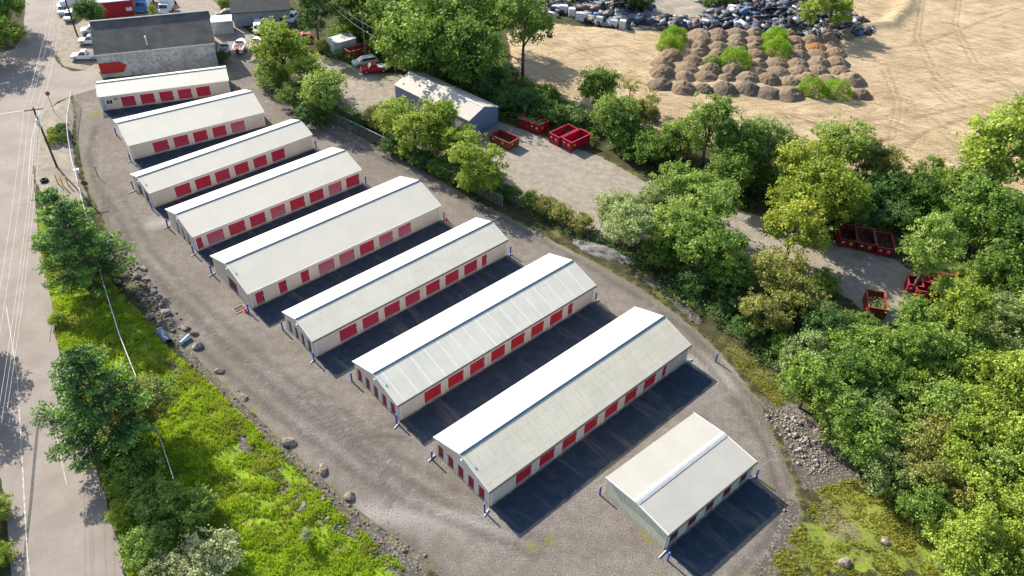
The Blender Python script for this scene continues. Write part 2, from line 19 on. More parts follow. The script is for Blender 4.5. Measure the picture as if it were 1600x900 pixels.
TREES=[(-103.89, 151.06, 3.86, 'round', 'mid', 'spreading broadleaf tree filling the top left corner beside the road', None),(-100.16, 137.85, 4.08, 'round', 'mid', 'tree at the left edge shading the street crossing', None),(-102.11, 147.97, 2.56, 'bush', 'bright', 'small light green bush below the corner tree at the left edge', None),(-114.46, 159.87, 5.49, 'high', 'dark', None, None),(-104.16, 133.3, 3.98, 'round', 'dark', None, None),(-88.0, 152.9, 3.12, 'round', 'dark', 'dark tree between the parked white vehicles and the red walled building', None),(-63.14, 62.89, 3.35, 'round', 'dark', None, None),(-58.72, 54.46, 3.11, 'round', 'dark', None, None),(-47.64, 40.35, 1.56, 'bush', 'bright', 'bright bush at the left edge beside the lower road', None),(-45.23, 36.22, 1.38, 'bush', 'bright', 'bush at the bottom left corner beside the road', None),(-37.09, 51.37, 2.89, 'round', 'olive', 'brownish olive tree growing against the right side of the lower pine', None),(-35.64, 44.37, 2.74, 'bush', 'mid', 'dark broad bush in the shade of the lower pine', None),(-39.29, 46.8, 2.05, 'bush', 'dark', 'low dark bush between the road edge and the lower pine', None),(-32.86, 41.77, 2.31, 'bush', 'fresh', 'green bush below the shade of the lower pine', None),(-29.71, 40.73, 2.64, 'bush', 'fresh', 'twiggy green shrub right of the shaded bushes on the grass bank', None),(-26.07, 36.09, 2.85, 'bush', 'silver', 'silvery grey shrub at the bottom of the grass bank', None),(-32.0, 36.91, 2.3, 'bush', 'fresh', 'light green shrub at the bottom beside the road edge', None),(-35.66, 40.89, 1.57, 'bush', 'bright', 'yellow green shrub on the road edge below the pine shade', None),(-29.04, 34.16, 2.24, 'bush', 'silver', 'grey green shrub cut by the bottom edge beside the road', None),(-18.01, 39.04, 0.59, 'tall', 'silver', 'small silvery sapling alone on the lower grass bank', None),(-63.85, 82.58, 1.39, 'bush', 'bright', 'yellow green weeds at the road edge beside the upper pine', None),(-54.66, 66.87, 1.08, 'bush', 'bright', 'bright yellow green clump at the road edge between the pines', None),(-41.32, 151.0, 3.82, 'tall', 'dark', 'tall dark columnar tree behind the yard right of the dark roofed building', None),(-58.41, 141.88, 1.49, 'bush', 'dark', 'dark bush against the right end of the grey concrete building', None),(-43.92, 134.54, 4.93, 'round', 'bright', 'bright green tree standing over the parked boats', None),(-45.59, 132.34, 3.54, 'bush', 'fresh', 'leafy lower growth below the bright tree by the boats', None),(-38.47, 131.08, 3.25, 'round', 'bright', 'yellow green tree at the end of the parked cars along the fence', None),(-33.39, 121.17, 3.73, 'round', 'fresh', 'rounded green tree overhanging the upper chain link fence', None),(-39.69, 125.26, 2.95, 'bush', 'mid', 'green hedge bush between the two fence side trees', None),(-35.13, 119.02, 2.85, 'bush', 'dark', 'dark low bush at the foot of the rounded fence tree', None),(-39.91, 148.78, 1.8, 'bush', 'olive', 'yellowish shrub left of the small white shed', None),(-44.36, 148.62, 2.06, 'bush', 'fresh', 'pale leafy shrub between the bright tree and the white shed', None),(-23.84, 118.36, 2.84, 'bush', 'olive', 'small olive shrub at the left end of the clump before the blue grey building', None),(-19.74, 113.49, 3.36, 'round', 'bright', 'bright yellow green tree before the left end of the blue grey building', None),(-16.17, 108.29, 3.45, 'round', 'bright', 'bright low tree at the centre of the clump before the blue grey building', None),(-13.06, 111.93, 3.73, 'round', 'bright', 'bright tree covering the white garage door of the blue grey building', None),(-11.34, 110.55, 2.92, 'bush', 'fresh', 'lower green growth under the trees in front of the blue grey building', None),(-8.76, 107.09, 3.03, 'round', 'bright', 'bright tree right of the garage door near the brown container', None),(-5.96, 99.26, 3.82, 'round', 'bright', 'loose yellow green tree at the right end of the clump by the drive', None),(-3.82, 101.33, 1.97, 'bush', 'fresh', 'small leafy shrub at the right foot of the loose tree', None),(-27.36, 118.16, 1.75, 'bush', 'dark', 'small dark bush on the fence between the two tree clumps', None),(-20.5, 110.2, 1.98, 'bush', 'dark', 'low dark green bush, first from left along the fence below the tree clump', 'fence line bushes'),(-17.71, 108.0, 1.96, 'bush', 'mid', 'low green bush, second from left along the fence below the tree clump', 'fence line bushes'),(-15.0, 105.85, 1.93, 'bush', 'dark', 'low dark green bush, third from left along the fence below the tree clump', 'fence line bushes'),(-11.99, 104.16, 1.91, 'bush', 'mid', 'low green bush, fourth from left along the fence below the tree clump', 'fence line bushes'),(-9.39, 101.93, 1.88, 'bush', 'dark', 'low dark green bush, fifth from left along the fence below the tree clump', 'fence line bushes'),(-6.95, 99.4, 1.85, 'bush', 'mid', 'low green bush, sixth from left along the fence below the tree clump', 'fence line bushes'),(-2.98, 97.93, 1.83, 'bush', 'dark', 'low dark green bush, seventh from left along the fence below the tree clump', 'fence line bushes'),(-33.23, 153.8, 5.18, 'round', 'mid', 'dark crown at the top edge left of the biggest trees', None),(-25.87, 149.88, 5.82, 'round', 'mid', 'large tree left of the biggest tree at the top centre', None),(-18.25, 137.0, 7.06, 'round', 'mid', 'biggest broadleaf tree at the top centre above the blue grey building', None),(-12.24, 144.31, 6.85, 'round', 'mid', 'tall broad tree right of the biggest tree at the top centre', None),(-9.15, 132.76, 5.78, 'round', 'mid', 'leafy tree hanging over the back of the blue grey building', None),(-5.36, 153.25, 5.42, 'round', 'mid', 'tall tree with a thin trunk at the left edge of the sand lot', None),(0.46, 139.27, 5.18, 'high', 'mid', 'tree standing out over the left edge of the sand lot', None),(-15.01, 138.44, 4.85, 'bush', 'dark', None, None),(-6.17, 131.79, 4.22, 'bush', 'dark', None, None),(-27.24, 146.57, 3.55, 'bush', 'fresh', 'pale leafy bush right behind the brown container and white car', None),(-21.34, 140.09, 3.2, 'bush', 'fresh', 'leafy bush between the red pickup and the tree trunks', None),(-36.4, 154.62, 3.43, 'bush', 'mid', 'vine covered mound behind the small white shed', None),(-31.09, 154.49, 3.43, 'bush', 'mid', None, None),(-2.44, 125.97, 2.96, 'bush', 'dark', 'dark vines behind the pair of red containers', None),(2.12, 124.63, 3.39, 'bush', 'dark', None, None),(6.07, 122.19, 2.68, 'bush', 'dark', None, None),(4.43, 129.29, 2.79, 'bush', 'mid', None, None),(10.01, 122.76, 2.47, 'bush', 'grey', None, None),(13.92, 126.11, 3.65, 'round', 'mid', 'dark rounded tree above the pair of bright red containers', None),(20.42, 132.58, 1.77, 'sparse', 'olive', 'thin sparse tree leaning over the sand left of the car wreck', None),(23.9, 127.87, 1.72, 'sparse', 'olive', 'second thin sparse tree right of the car wreck', None),(16.03, 116.75, 3.69, 'round', 'fresh', 'green tree right behind the bright red containers', None),(18.68, 114.29, 4.16, 'bush', 'mid', 'dense bush mass right of the bright red containers', None),(21.97, 110.45, 4.06, 'bush', 'mid', 'bush mass along the upper edge of the drive', None),(20.77, 120.02, 2.77, 'round', 'olive', 'dull olive tree between the thin sparse trees', None),(25.8, 111.37, 3.37, 'bush', 'olive', 'brownish bush between the drive and the sand', None),(30.01, 108.35, 3.93, 'tall', 'fresh', 'upright pointed tree at the lower edge of the sand lot', None),(34.22, 106.5, 4.38, 'round', 'mid', 'rounded tree right of the upright pointed tree', None),(39.3, 108.58, 3.98, 'round', 'grey', 'greyish tree at the sand edge right of the rounded tree', None),(37.1, 102.83, 2.97, 'bush', 'dark', 'dark bush at the drive edge below the greyish tree', None),(31.11, 102.58, 2.74, 'bush', 'dark', 'dark low bush above the drive', None),(43.55, 99.87, 4.84, 'round', 'yellow', 'yellow tinged tree left of the three containers in a row', None),(51.3, 109.09, 4.22, 'round', 'fresh', 'green tree with reddish tips at the sand edge', None),(43.61, 92.26, 4.81, 'round', 'yellow', 'large yellow green tree overhanging the three red containers', None),(37.97, 85.33, 4.0, 'round', 'yellow', 'golden yellow tree at the left of the open lot', None),(55.23, 107.45, 3.04, 'round', 'olive', 'sparse olive tree between the sand and the shaded hollow', None),(53.14, 100.58, 3.82, 'bush', 'dark', 'dark bush in the hollow behind the three red containers', None),(57.15, 100.86, 3.83, 'bush', 'dark', None, None),(60.01, 101.85, 2.15, 'sparse', 'olive', 'thin pale tree against the sand right of the hollow', None),(61.51, 99.44, 3.79, 'bush', 'mid', 'leafy bush mass right of the thin pale tree', None),(55.75, 93.75, 3.01, 'bush', 'dark', 'dark bush overhanging the right of the three containers', None),(65.77, 101.09, 2.25, 'round', 'fresh', 'small tree on the sand edge left of the big right hand tree', None),(72.76, 103.26, 6.0, 'round', 'bright', 'big bright green tree at the right edge beside the sand lot', None),(85.62, 120.03, 4.34, 'round', 'bright', 'bright tree top at the right edge over the sand', None),(68.59, 100.7, 3.78, 'round', 'fresh', 'green tree left of the big bright right hand tree', None),(64.8, 88.55, 4.93, 'round', 'mid', 'large shaded tree below the big bright right hand tree', None),(62.78, 90.64, 3.58, 'bush', 'mid', 'bushy growth left of the large shaded right hand tree', None),(66.84, 81.38, 4.53, 'round', 'mid', 'large tree at the right edge above the right hand containers', None),(52.84, 78.91, 3.42, 'high', 'fresh', 'small bright tree with a bare trunk standing in the open lot', None),(60.89, 82.13, 1.73, 'bush', 'fresh', 'leafy sapling between the right hand containers', None),(61.83, 79.41, 1.86, 'bush', 'fresh', 'leafy sapling at the right end of the right hand containers', None),(2.54, 96.43, 1.63, 'bush', 'mid', 'dark green shrub at the upper end of the hedge row', None),(4.52, 94.63, 1.89, 'bush', 'olive', 'brownish shrub second in the hedge row', None),(6.83, 92.59, 1.96, 'bush', 'olive', 'brownish shrub third in the hedge row', None),(9.54, 90.39, 1.93, 'bush', 'olive', 'olive shrub at the lower end of the hedge row', None),(-0.57, 98.19, 1.36, 'bush', 'dark', 'small dark shrub above the hedge row', None),(14.3, 90.57, 2.92, 'round', 'grey', 'grey green shrubby tree at the lower end of the hedge row', None),(15.85, 85.39, 3.42, 'round', 'grey', 'loose greyish tree beside the gravel heap', None),(19.7, 91.71, 2.94, 'round', 'grey', 'small greyish tree above the loose greyish tree', None),(23.25, 95.04, 3.65, 'round', 'fresh', 'bright topped tree left of the tall fence line tree', None),(21.36, 84.52, 3.78, 'round', 'fresh', 'green tree in the middle of the fence line clump', None),(26.51, 90.16, 4.34, 'round', 'fresh', 'tallest tree of the fence line clump by the drive', None),(25.38, 80.63, 4.24, 'round', 'mid', 'dark tree at the foot of the fence line clump', None),(19.82, 83.18, 2.81, 'bush', 'mid', 'leafy bush right of the gravel heap', None),(27.91, 77.4, 2.8, 'round', 'mid', 'dark tree before the drive at the lower end of the fence line', None),(23.81, 78.04, 2.34, 'bush', 'dark', 'dark bush in shade beside the yard drive', None),(27.8, 74.61, 2.12, 'bush', 'dark', 'shaded bush overhanging the yard below the fence line clump', None),(33.55, 76.04, 3.56, 'round', 'olive', 'large olive brown tree left of the open lot', None),(30.82, 70.2, 2.8, 'round', 'olive', 'olive brown tree below the large olive tree', None),(35.61, 72.19, 2.84, 'round', 'olive', 'dull brownish tree left of the rusty lone container', None),(28.81, 69.47, 1.88, 'bush', 'dark', 'dark bush at the yard edge below the olive trees', None),(41.42, 79.36, 2.03, 'bush', 'mid', 'leafy bush at the near edge of the open lot', None),(37.4, 67.27, 2.73, 'round', 'dark', 'dark tree below the rusty lone container', None),(33.02, 66.12, 2.29, 'bush', 'mid', 'bush mass at the left edge of the lower right wood', None),(26.54, 113.37, 2.94, 'round', 'fresh', 'fresh green tree left of the upright pointed tree', None),(32.25, 100.73, 3.29, 'round', 'mid', 'green tree below the upright pointed tree on the drive side', None),(40.13, 102.87, 2.95, 'round', 'mid', 'green tree left of the yellow tinged tree', None),(39.92, 94.09, 3.15, 'round', 'yellow', 'low golden tree at the left foot of the large yellow green tree', None),(48.01, 93.52, 3.14, 'round', 'mid', 'green tree overhanging the left container of the three', None),(57.8, 105.6, 3.0, 'round', 'olive', 'olive tree on the sand edge above the hollow', None),(64.54, 104.42, 2.59, 'round', 'mid', 'green tree on the sand edge right of the thin pale tree', None),(56.33, 77.27, 1.82, 'round', 'fresh', 'leafy tree growing between the red containers and the wood', None),(62.21, 79.48, 2.84, 'round', 'mid', 'green tree at the right of the rusty containers', None),(64.58, 76.48, 2.78, 'round', 'fresh', 'fresh green tree at the right edge beside the containers', None),(57.23, 73.85, 2.09, 'round', 'fresh', 'leafy tree in front of the rusty containers', None),(44.27, 71.64, 1.52, 'bush', 'fresh', 'leafy bush against the near side of the lone rusty container', None),(42.18, 72.56, 1.37, 'bush', 'mid', 'green bush at the left of the lone rusty container', None),(48.76, 68.02, 3.35, 'round', 'fresh', 'fresh green tree, first from left in first row of the lower right wood', 'trees of the lower right wood'),(52.29, 67.38, 3.31, 'tall', 'bright', 'light yellow green tree, second from left in first row of the lower right wood', 'trees of the lower right wood'),(58.29, 70.46, 3.03, 'round', 'grey', 'greyish green tree, third from left in first row of the lower right wood', 'trees of the lower right wood'),(61.71, 68.97, 2.72, 'tall', 'fresh', 'fresh green tree, fourth from left in first row of the lower right wood', 'trees of the lower right wood'),(64.88, 68.73, 3.31, 'round', 'grey', 'greyish green tree, fifth from left in first row of the lower right wood', 'trees of the lower right wood'),(34.02, 62.7, 2.65, 'round', 'grey', 'greyish green tree, first from left in second row of the lower right wood', 'trees of the lower right wood'),(39.35, 63.96, 2.88, 'round', 'mid', 'darker green tree, second from left in second row of the lower right wood', 'trees of the lower right wood'),(42.07, 63.0, 3.01, 'round', 'fresh', 'fresh green tree, third from left in second row of the lower right wood', 'trees of the lower right wood'),(45.38, 62.99, 2.62, 'tall', 'mid', 'darker green tree, fourth from left in second row of the lower right wood', 'trees of the lower right wood'),(49.25, 62.77, 3.3, 'round', 'fresh', 'fresh green tree, fifth from left in second row of the lower right wood', 'trees of the lower right wood'),(54.05, 63.9, 2.84, 'round', 'mid', 'darker green tree, sixth from left in second row of the lower right wood', 'trees of the lower right wood'),(59.43, 64.74, 2.64, 'round', 'grey', 'greyish green tree, seventh from left in second row of the lower right wood', 'trees of the lower right wood'),(63.64, 64.73, 3.31, 'round', 'mid', 'darker green tree, eighth from left in second row of the lower right wood', 'trees of the lower right wood'),(32.67, 58.0, 3.1, 'round', 'mid', 'darker green tree, first from left in third row of the lower right wood', 'trees of the lower right wood'),(37.82, 59.12, 3.17, 'round', 'mid', 'darker green tree, second from left in third row of the lower right wood', 'trees of the lower right wood'),(41.66, 60.04, 2.69, 'round', 'mid', 'darker green tree, third from left in third row of the lower right wood', 'trees of the lower right wood'),(45.65, 60.01, 2.57, 'round', 'bright', 'light yellow green tree, fourth from left in third row of the lower right wood', 'trees of the lower right wood'),(48.71, 59.07, 2.61, 'round', 'fresh', 'fresh green tree, fifth from left in third row of the lower right wood', 'trees of the lower right wood'),(52.41, 59.46, 3.23, 'round', 'bright', 'light yellow green tree, sixth from left in third row of the lower right wood', 'trees of the lower right wood'),(55.3, 58.74, 2.89, 'tall', 'bright', 'light yellow green tree, seventh from left in third row of the lower right wood', 'trees of the lower right wood'),(59.55, 59.48, 2.64, 'tall', 'bright', 'light yellow green tree, eighth from left in third row of the lower right wood', 'trees of the lower right wood'),(34.97, 55.09, 2.88, 'round', 'fresh', 'fresh green tree, first from left in fourth row of the lower right wood', 'trees of the lower right wood'),(38.34, 55.13, 2.63, 'round', 'grey', 'greyish green tree, second from left in fourth row of the lower right wood', 'trees of the lower right wood'),(42.53, 55.53, 2.56, 'round', 'fresh', 'fresh green tree, third from left in fourth row of the lower right wood', 'trees of the lower right wood'),(46.1, 55.3, 2.94, 'round', 'fresh', 'fresh green tree, fourth from left in fourth row of the lower right wood', 'trees of the lower right wood'),(49.42, 54.72, 2.93, 'round', 'bright', 'light yellow green tree, fifth from left in fourth row of the lower right wood', 'trees of the lower right wood'),(53.72, 56.18, 2.74, 'round', 'bright', 'light yellow green tree, sixth from left in fourth row of the lower right wood', 'trees of the lower right wood'),(57.37, 56.29, 2.64, 'round', 'bright', 'light yellow green tree, seventh from left in fourth row of the lower right wood', 'trees of the lower right wood'),(36.34, 50.85, 2.99, 'round', 'fresh', 'fresh green tree, first from left in fifth row of the lower right wood', 'trees of the lower right wood'),(40.06, 51.77, 2.48, 'round', 'fresh', 'fresh green tree, second from left in fifth row of the lower right wood', 'trees of the lower right wood'),(44.06, 51.95, 2.5, 'round', 'olive', 'dull olive tree, third from left in fifth row of the lower right wood', 'trees of the lower right wood'),(46.77, 51.87, 2.75, 'round', 'bright', 'light yellow green tree, fourth from left in fifth row of the lower right wood', 'trees of the lower right wood'),(50.51, 51.12, 3.0, 'round', 'bright', 'light yellow green tree, fifth from left in fifth row of the lower right wood', 'trees of the lower right wood'),(54.96, 52.44, 2.65, 'round', 'bright', 'light yellow green tree, sixth from left in fifth row of the lower right wood', 'trees of the lower right wood'),(37.91, 47.4, 2.34, 'round', 'grey', 'greyish green tree, first from left in sixth row of the lower right wood', 'trees of the lower right wood'),(41.06, 47.68, 2.82, 'round', 'olive', 'dull olive tree, second from left in sixth row of the lower right wood', 'trees of the lower right wood'),(45.14, 48.04, 2.59, 'round', 'bright', 'light yellow green tree, third from left in sixth row of the lower right wood', 'trees of the lower right wood'),(48.65, 48.21, 2.5, 'round', 'fresh', 'fresh green tree, fourth from left in sixth row of the lower right wood', 'trees of the lower right wood'),(51.61, 47.97, 2.89, 'round', 'bright', 'light yellow green tree, fifth from left in sixth row of the lower right wood', 'trees of the lower right wood'),(39.71, 43.76, 2.36, 'round', 'fresh', 'fresh green tree, first from left in seventh row of the lower right wood', 'trees of the lower right wood'),(43.77, 44.88, 2.42, 'round', 'olive', 'dull olive tree, second from left in seventh row of the lower right wood', 'trees of the lower right wood'),(46.39, 43.98, 2.78, 'round', 'bright', 'light yellow green tree, third from left in seventh row of the lower right wood', 'trees of the lower right wood'),(49.86, 44.18, 2.28, 'round', 'bright', 'light yellow green tree, fourth from left in seventh row of the lower right wood', 'trees of the lower right wood'),(54.39, 45.07, 2.22, 'round', 'bright', 'light yellow green tree, fifth from left in seventh row of the lower right wood', 'trees of the lower right wood'),(41.4, 41.43, 2.07, 'round', 'bright', 'light yellow green tree, first from left in eighth row of the lower right wood', 'trees of the lower right wood'),(43.15, 40.51, 2.16, 'tall', 'bright', 'light yellow green tree, second from left in eighth row of the lower right wood', 'trees of the lower right wood'),(47.58, 41.57, 2.55, 'round', 'bright', 'light yellow green tree, third from left in eighth row of the lower right wood', 'trees of the lower right wood'),(51.52, 41.85, 2.06, 'round', 'bright', 'light yellow green tree, fourth from left in eighth row of the lower right wood', 'trees of the lower right wood'),(41.11, 38.26, 2.47, 'round', 'bright', 'light yellow green tree, first from left in ninth row of the lower right wood', 'trees of the lower right wood'),(44.26, 38.25, 2.0, 'round', 'bright', 'light yellow green tree, second from left in ninth row of the lower right wood', 'trees of the lower right wood'),(47.32, 38.43, 1.96, 'tall', 'bright', 'light yellow green tree, third from left in ninth row of the lower right wood', 'trees of the lower right wood'),(49.3, 37.04, 2.49, 'tall', 'bright', 'light yellow green tree, fourth from left in ninth row of the lower right wood', 'trees of the lower right wood'),(40.79, 35.24, 2.11, 'round', 'bright', 'light yellow green tree, first from left in tenth row of the lower right wood', 'trees of the lower right wood'),(43.9, 36.1, 2.18, 'round', 'bright', 'light yellow green tree, second from left in tenth row of the lower right wood', 'trees of the lower right wood'),(47.14, 35.93, 2.13, 'round', 'bright', 'light yellow green tree, third from left in tenth row of the lower right wood', 'trees of the lower right wood'),(34.44, 61.9, 1.62, 'bush', 'fresh', 'low bush, first from the top along the left fringe of the lower right wood', 'fringe bushes of the lower right wood'),(35.16, 57.16, 1.56, 'bush', 'fresh', 'low bush, second from the top along the left fringe of the lower right wood', 'fringe bushes of the lower right wood'),(36.65, 52.83, 1.5, 'bush', 'grey', 'low bush, third from the top along the left fringe of the lower right wood', 'fringe bushes of the lower right wood'),(38.3, 49.22, 1.45, 'bush', 'mid', 'low bush, fourth from the top along the left fringe of the lower right wood', 'fringe bushes of the lower right wood'),(40.36, 46.25, 1.4, 'bush', 'fresh', 'low bush, sixth from the top along the left fringe of the lower right wood', 'fringe bushes of the lower right wood'),(41.08, 42.34, 1.35, 'bush', 'grey', 'low bush, seventh from the top along the left fringe of the lower right wood', 'fringe bushes of the lower right wood'),(41.28, 39.02, 1.3, 'bush', 'grey', 'low bush, eighth from the top along the left fringe of the lower right wood', 'fringe bushes of the lower right wood'),(39.28, 47.71, 1.42, 'bush', 'mid', 'low bush, fifth from the top along the left fringe of the lower right wood', 'fringe bushes of the lower right wood'),(62.76, 167.82, 3.05, 'tall', 'bright', 'bright sapling in the scrap heap', None),(67.64, 169.32, 2.52, 'tall', 'fresh', 'green sapling right of the bright one in the scrap heap', None),(70.55, 170.12, 2.25, 'tall', 'bright', 'slim sapling at the right end of the scrap heap', None),(26.86, 178.74, 3.24, 'bush', 'dark', 'dark bush above the left scrap pile', None),(20.54, 176.35, 3.48, 'round', 'dark', 'dark tree at the top edge beside the left scrap pile', None),(12.23, 181.71, 2.99, 'bush', 'mid', None, None),(45.22, 182.66, 3.6, 'bush', 'mid', 'bush at the top edge between the two scrap piles', None),(-66.67, 170.58, 2.0, 'bush', 'fresh', 'small bush at the top edge beside the dark roofed building', None),(-79.17, 161.8, 0.96, 'tall', 'bright', 'slim sapling between the two box trucks', None),(-39.1, 164.05, 5.43, 'round', 'mid', None, None)]
PINES=[(-53.52, 74.32, 13.0, 6.6, 'upper pine with bright tips beside the road, larger of the upper pair'),(-60.06, 82.06, 9.5, 4.8, 'smaller upper pine leaning over the road edge beside the yellow bollards'),(-39.25, 48.47, 15.0, 7.2, 'big lower pine with long layered boughs over the road and grass bank')]
UNDER=[[(33.32, 65.89),(36.12, 57.08),(40.42, 49.16),(43.01, 39.55),(43.21, 34.6),(56.04, 35.12),(84.33, 83.47),(63.74, 76.95),(51.55, 71.39),(41.83, 68.56)], [(18.58, 78.09),(26.38, 69.95),(32.28, 61.69),(35.66, 66.02),(39.99, 73.09),(33.46, 80.33),(30.52, 82.89),(22.77, 83.81)], [(16.22, 113.67),(29.29, 101.93),(41.28, 94.17),(46.6, 92.92),(55.84, 87.38),(60.83, 82.02),(73.42, 82.8),(82.35, 100.35),(66.09, 99.22),(53.35, 105.51),(39.86, 104.54),(26.62, 111.36),(18.87, 119.32)], [(-37.22, 144.43),(-20.21, 140.11),(-2.28, 122.2),(13.11, 115.56),(16.99, 123.79),(5.74, 132.81),(-1.69, 143.26),(-4.8, 158.82),(-16.2, 164.72),(-34.79, 159.27),(-42.65, 151.75)], [(-45.81, 133.62),(-32.66, 122.05),(-22.34, 113.41),(-10.76, 103.64),(-0.47, 95.45),(10.54, 86.22),(17.15, 80.67),(20.63, 80.89),(12.51, 89.07),(-0.58, 99.79),(-6.81, 104.89),(-18.29, 115.25),(-33.89, 128.09),(-47.23, 139.07)]]
GRASSP=[(-68.48, 89.89),(-60.67, 75.82),(-56.61, 69.8),(-53.5, 64.28),(-42.16, 48.82),(-33.13, 34.73),(-7.61, 35.81),(-11.6, 39.16),(-15.83, 42.41),(-19.82, 46.31),(-23.93, 49.71),(-27.98, 53.37),(-32.32, 57.28),(-36.29, 60.51),(-40.14, 63.42),(-42.61, 66.57),(-48.11, 71.52),(-52.98, 76.3),(-58.86, 82.86)]
MOUNDS=[(27.26, 139.23, 2.22, 0, 0, 8),(31.12, 138.02, 2.34, 0, 1, 8),(35.32, 138.39, 1.71, 0, 2, 8),(39.14, 138.11, 2.21, 0, 3, 8),(43.57, 138.81, 2.22, 0, 4, 8),(47.59, 137.62, 2.2, 0, 5, 8),(51.58, 137.06, 2.2, 0, 6, 8),(65.43, 138.26, 1.8, 0, 7, 8),(28.23, 144.79, 2.14, 1, 0, 10),(32.23, 143.38, 1.76, 1, 1, 10),(36.51, 143.9, 1.76, 1, 2, 10),(40.79, 143.64, 1.48, 1, 3, 10),(44.79, 144.0, 1.99, 1, 4, 10),(48.96, 143.59, 1.99, 1, 5, 10),(52.82, 143.1, 1.84, 1, 6, 10),(56.95, 144.77, 2.0, 1, 7, 10),(60.86, 144.47, 2.0, 1, 8, 10),(65.6, 144.57, 2.28, 1, 9, 10),(28.79, 149.24, 2.19, 2, 0, 9),(33.31, 147.27, 2.17, 2, 1, 9),(38.19, 147.04, 1.88, 2, 2, 9),(42.54, 147.1, 2.02, 2, 3, 9),(47.26, 146.87, 1.73, 2, 4, 9),(51.72, 147.41, 1.88, 2, 5, 9),(55.99, 147.66, 2.03, 2, 6, 9),(60.34, 148.74, 2.04, 2, 7, 9),(64.52, 148.58, 2.04, 2, 8, 9),(31.04, 152.97, 2.08, 3, 0, 8),(35.08, 151.23, 1.92, 3, 1, 8),(39.22, 151.26, 1.77, 3, 2, 8),(48.54, 150.74, 1.62, 3, 3, 8),(52.39, 151.45, 1.92, 3, 4, 8),(56.69, 151.5, 1.92, 3, 5, 8),(61.13, 152.61, 1.93, 3, 6, 8),(65.26, 153.0, 2.08, 3, 7, 8),(36.86, 154.97, 1.8, 4, 0, 7),(41.07, 155.01, 1.65, 4, 1, 7),(45.2, 156.14, 1.81, 4, 2, 7),(48.89, 155.03, 2.1, 4, 3, 7),(58.03, 155.54, 1.81, 4, 4, 7),(62.26, 156.67, 1.97, 4, 5, 7),(66.34, 158.16, 1.98, 4, 6, 7),(37.65, 158.01, 1.98, 5, 0, 7),(41.68, 158.4, 1.83, 5, 1, 7),(45.65, 159.16, 1.84, 5, 2, 7),(49.55, 158.78, 1.83, 5, 3, 7),(58.91, 158.94, 1.68, 5, 4, 7),(63.17, 160.48, 1.85, 5, 5, 7),(66.73, 161.59, 1.55, 5, 6, 7),(38.52, 161.52, 2.32, 6, 0, 7),(42.38, 162.29, 1.86, 6, 1, 7),(46.5, 162.69, 1.87, 6, 2, 7),(50.39, 162.69, 1.87, 6, 3, 7),(59.18, 163.55, 1.87, 6, 4, 7),(63.14, 164.34, 2.04, 6, 5, 7),(67.25, 165.53, 1.89, 6, 6, 7),(38.85, 165.49, 2.05, 7, 0, 8),(43.03, 165.91, 1.89, 7, 1, 8),(47.3, 166.74, 1.9, 7, 2, 8),(51.36, 167.15, 1.91, 7, 3, 8),(58.85, 167.26, 1.91, 7, 4, 8),(62.95, 168.32, 1.92, 7, 5, 8),(67.13, 169.56, 2.25, 7, 6, 8),(71.26, 168.34, 1.92, 7, 7, 8)]
MSHRUBS=[(55.95, 138.58, 2.48, 'left of the two bright round shrubs at the front of the dirt mounds'),(60.63, 138.07, 2.53, 'right of the two bright round shrubs at the front of the dirt mounds'),(43.46, 150.22, 2.93, 'bright green wide bush in the middle of the dirt mounds'),(32.67, 161.33, 2.62, 'upper half of the green growth on the left corner of the dirt mounds'),(31.12, 156.61, 2.41, 'lower half of the green growth on the left corner of the dirt mounds'),(54.61, 162.73, 2.64, 'upper part of the green bush between the dirt mound columns'),(53.54, 156.92, 2.72, 'lower part of the green bush between the dirt mound columns'),(38.9, 150.14, 1.61, 'small weedy bush left of the wide bush among the dirt mounds')]
BOLL=[(-1.82, 43.05, 8, 'near left'),(-7.55, 49.03, 8, 'far left'),(24.53, 64.88, 8, 'right'),(15.43, 38.62, 9, 'near left'),(9.55, 45.55, 9, 'far left'),(25.76, 48.39, 9, 'right'),(-17.73, 59.42, 7, 'far left'),(-11.84, 53.65, 7, 'near left'),(10.85, 75.18, 7, 'right'),(-27.58, 67.32, 6, 'far left'),(-22.68, 62.39, 6, 'near left'),(-0.4, 84.12, 6, 'right'),(-39.48, 77.41, 5, 'far left'),(-32.57, 70.27, 5, 'near left'),(-10.28, 91.72, 5, 'right'),(-48.77, 87.13, 4, 'far left'),(-43.21, 81.43, 4, 'near left'),(-23.13, 100.42, 4, 'right'),(-57.46, 96.58, 3, 'far left'),(-52.66, 91.4, 3, 'near left'),(-33.06, 110.57, 3, 'right'),(-66.47, 112.06, 2, 'far left'),(-60.99, 104.29, 2, 'near left'),(-52.5, 129.56, 1, 'right')]
YBOLL=[(-69.09, 97.16),(-68.02, 96.53),(-67.35, 96.75)]
CONES=[(-9.99, 91.82),(-32.98, 70.37),(-34.52, 145.59)]
FENCE1=[(-78.64, 123.39),(-75.54, 115.32),(-73.94, 111.67),(-71.73, 107.4),(-67.97, 100.6),(-66.18, 97.77),(-62.9, 92.25),(-56.59, 81.77),(-51.31, 72.94),(-45.31, 63.53),(-40.34, 56.45),(-35.03, 48.81),(-31.95, 44.06)]
FENCE2=[(-43.84, 130.59),(-34.77, 121.4),(-30.83, 118.48),(-27.53, 116.05),(-22.08, 111.74),(-16.2, 106.9),(-10.65, 102.34),(-5.42, 98.38),(-1.91, 95.52)]
POLE_A=(-71.21, 101.41)
POLE_AH=10.3
POLE_B=(-91.07, 151.57)
POLE_BH=7.7
SIGN=(-80.0, 118.81)
SIGNH=3.75
DRAIN=(-33.9, 70.79)
TYRE=(-71.3, 97.54)
BOX=(-66.72, 98.96)
TOPI=[(-76.46, 111.27, 0.95),(-75.53, 108.81, 1.0)]
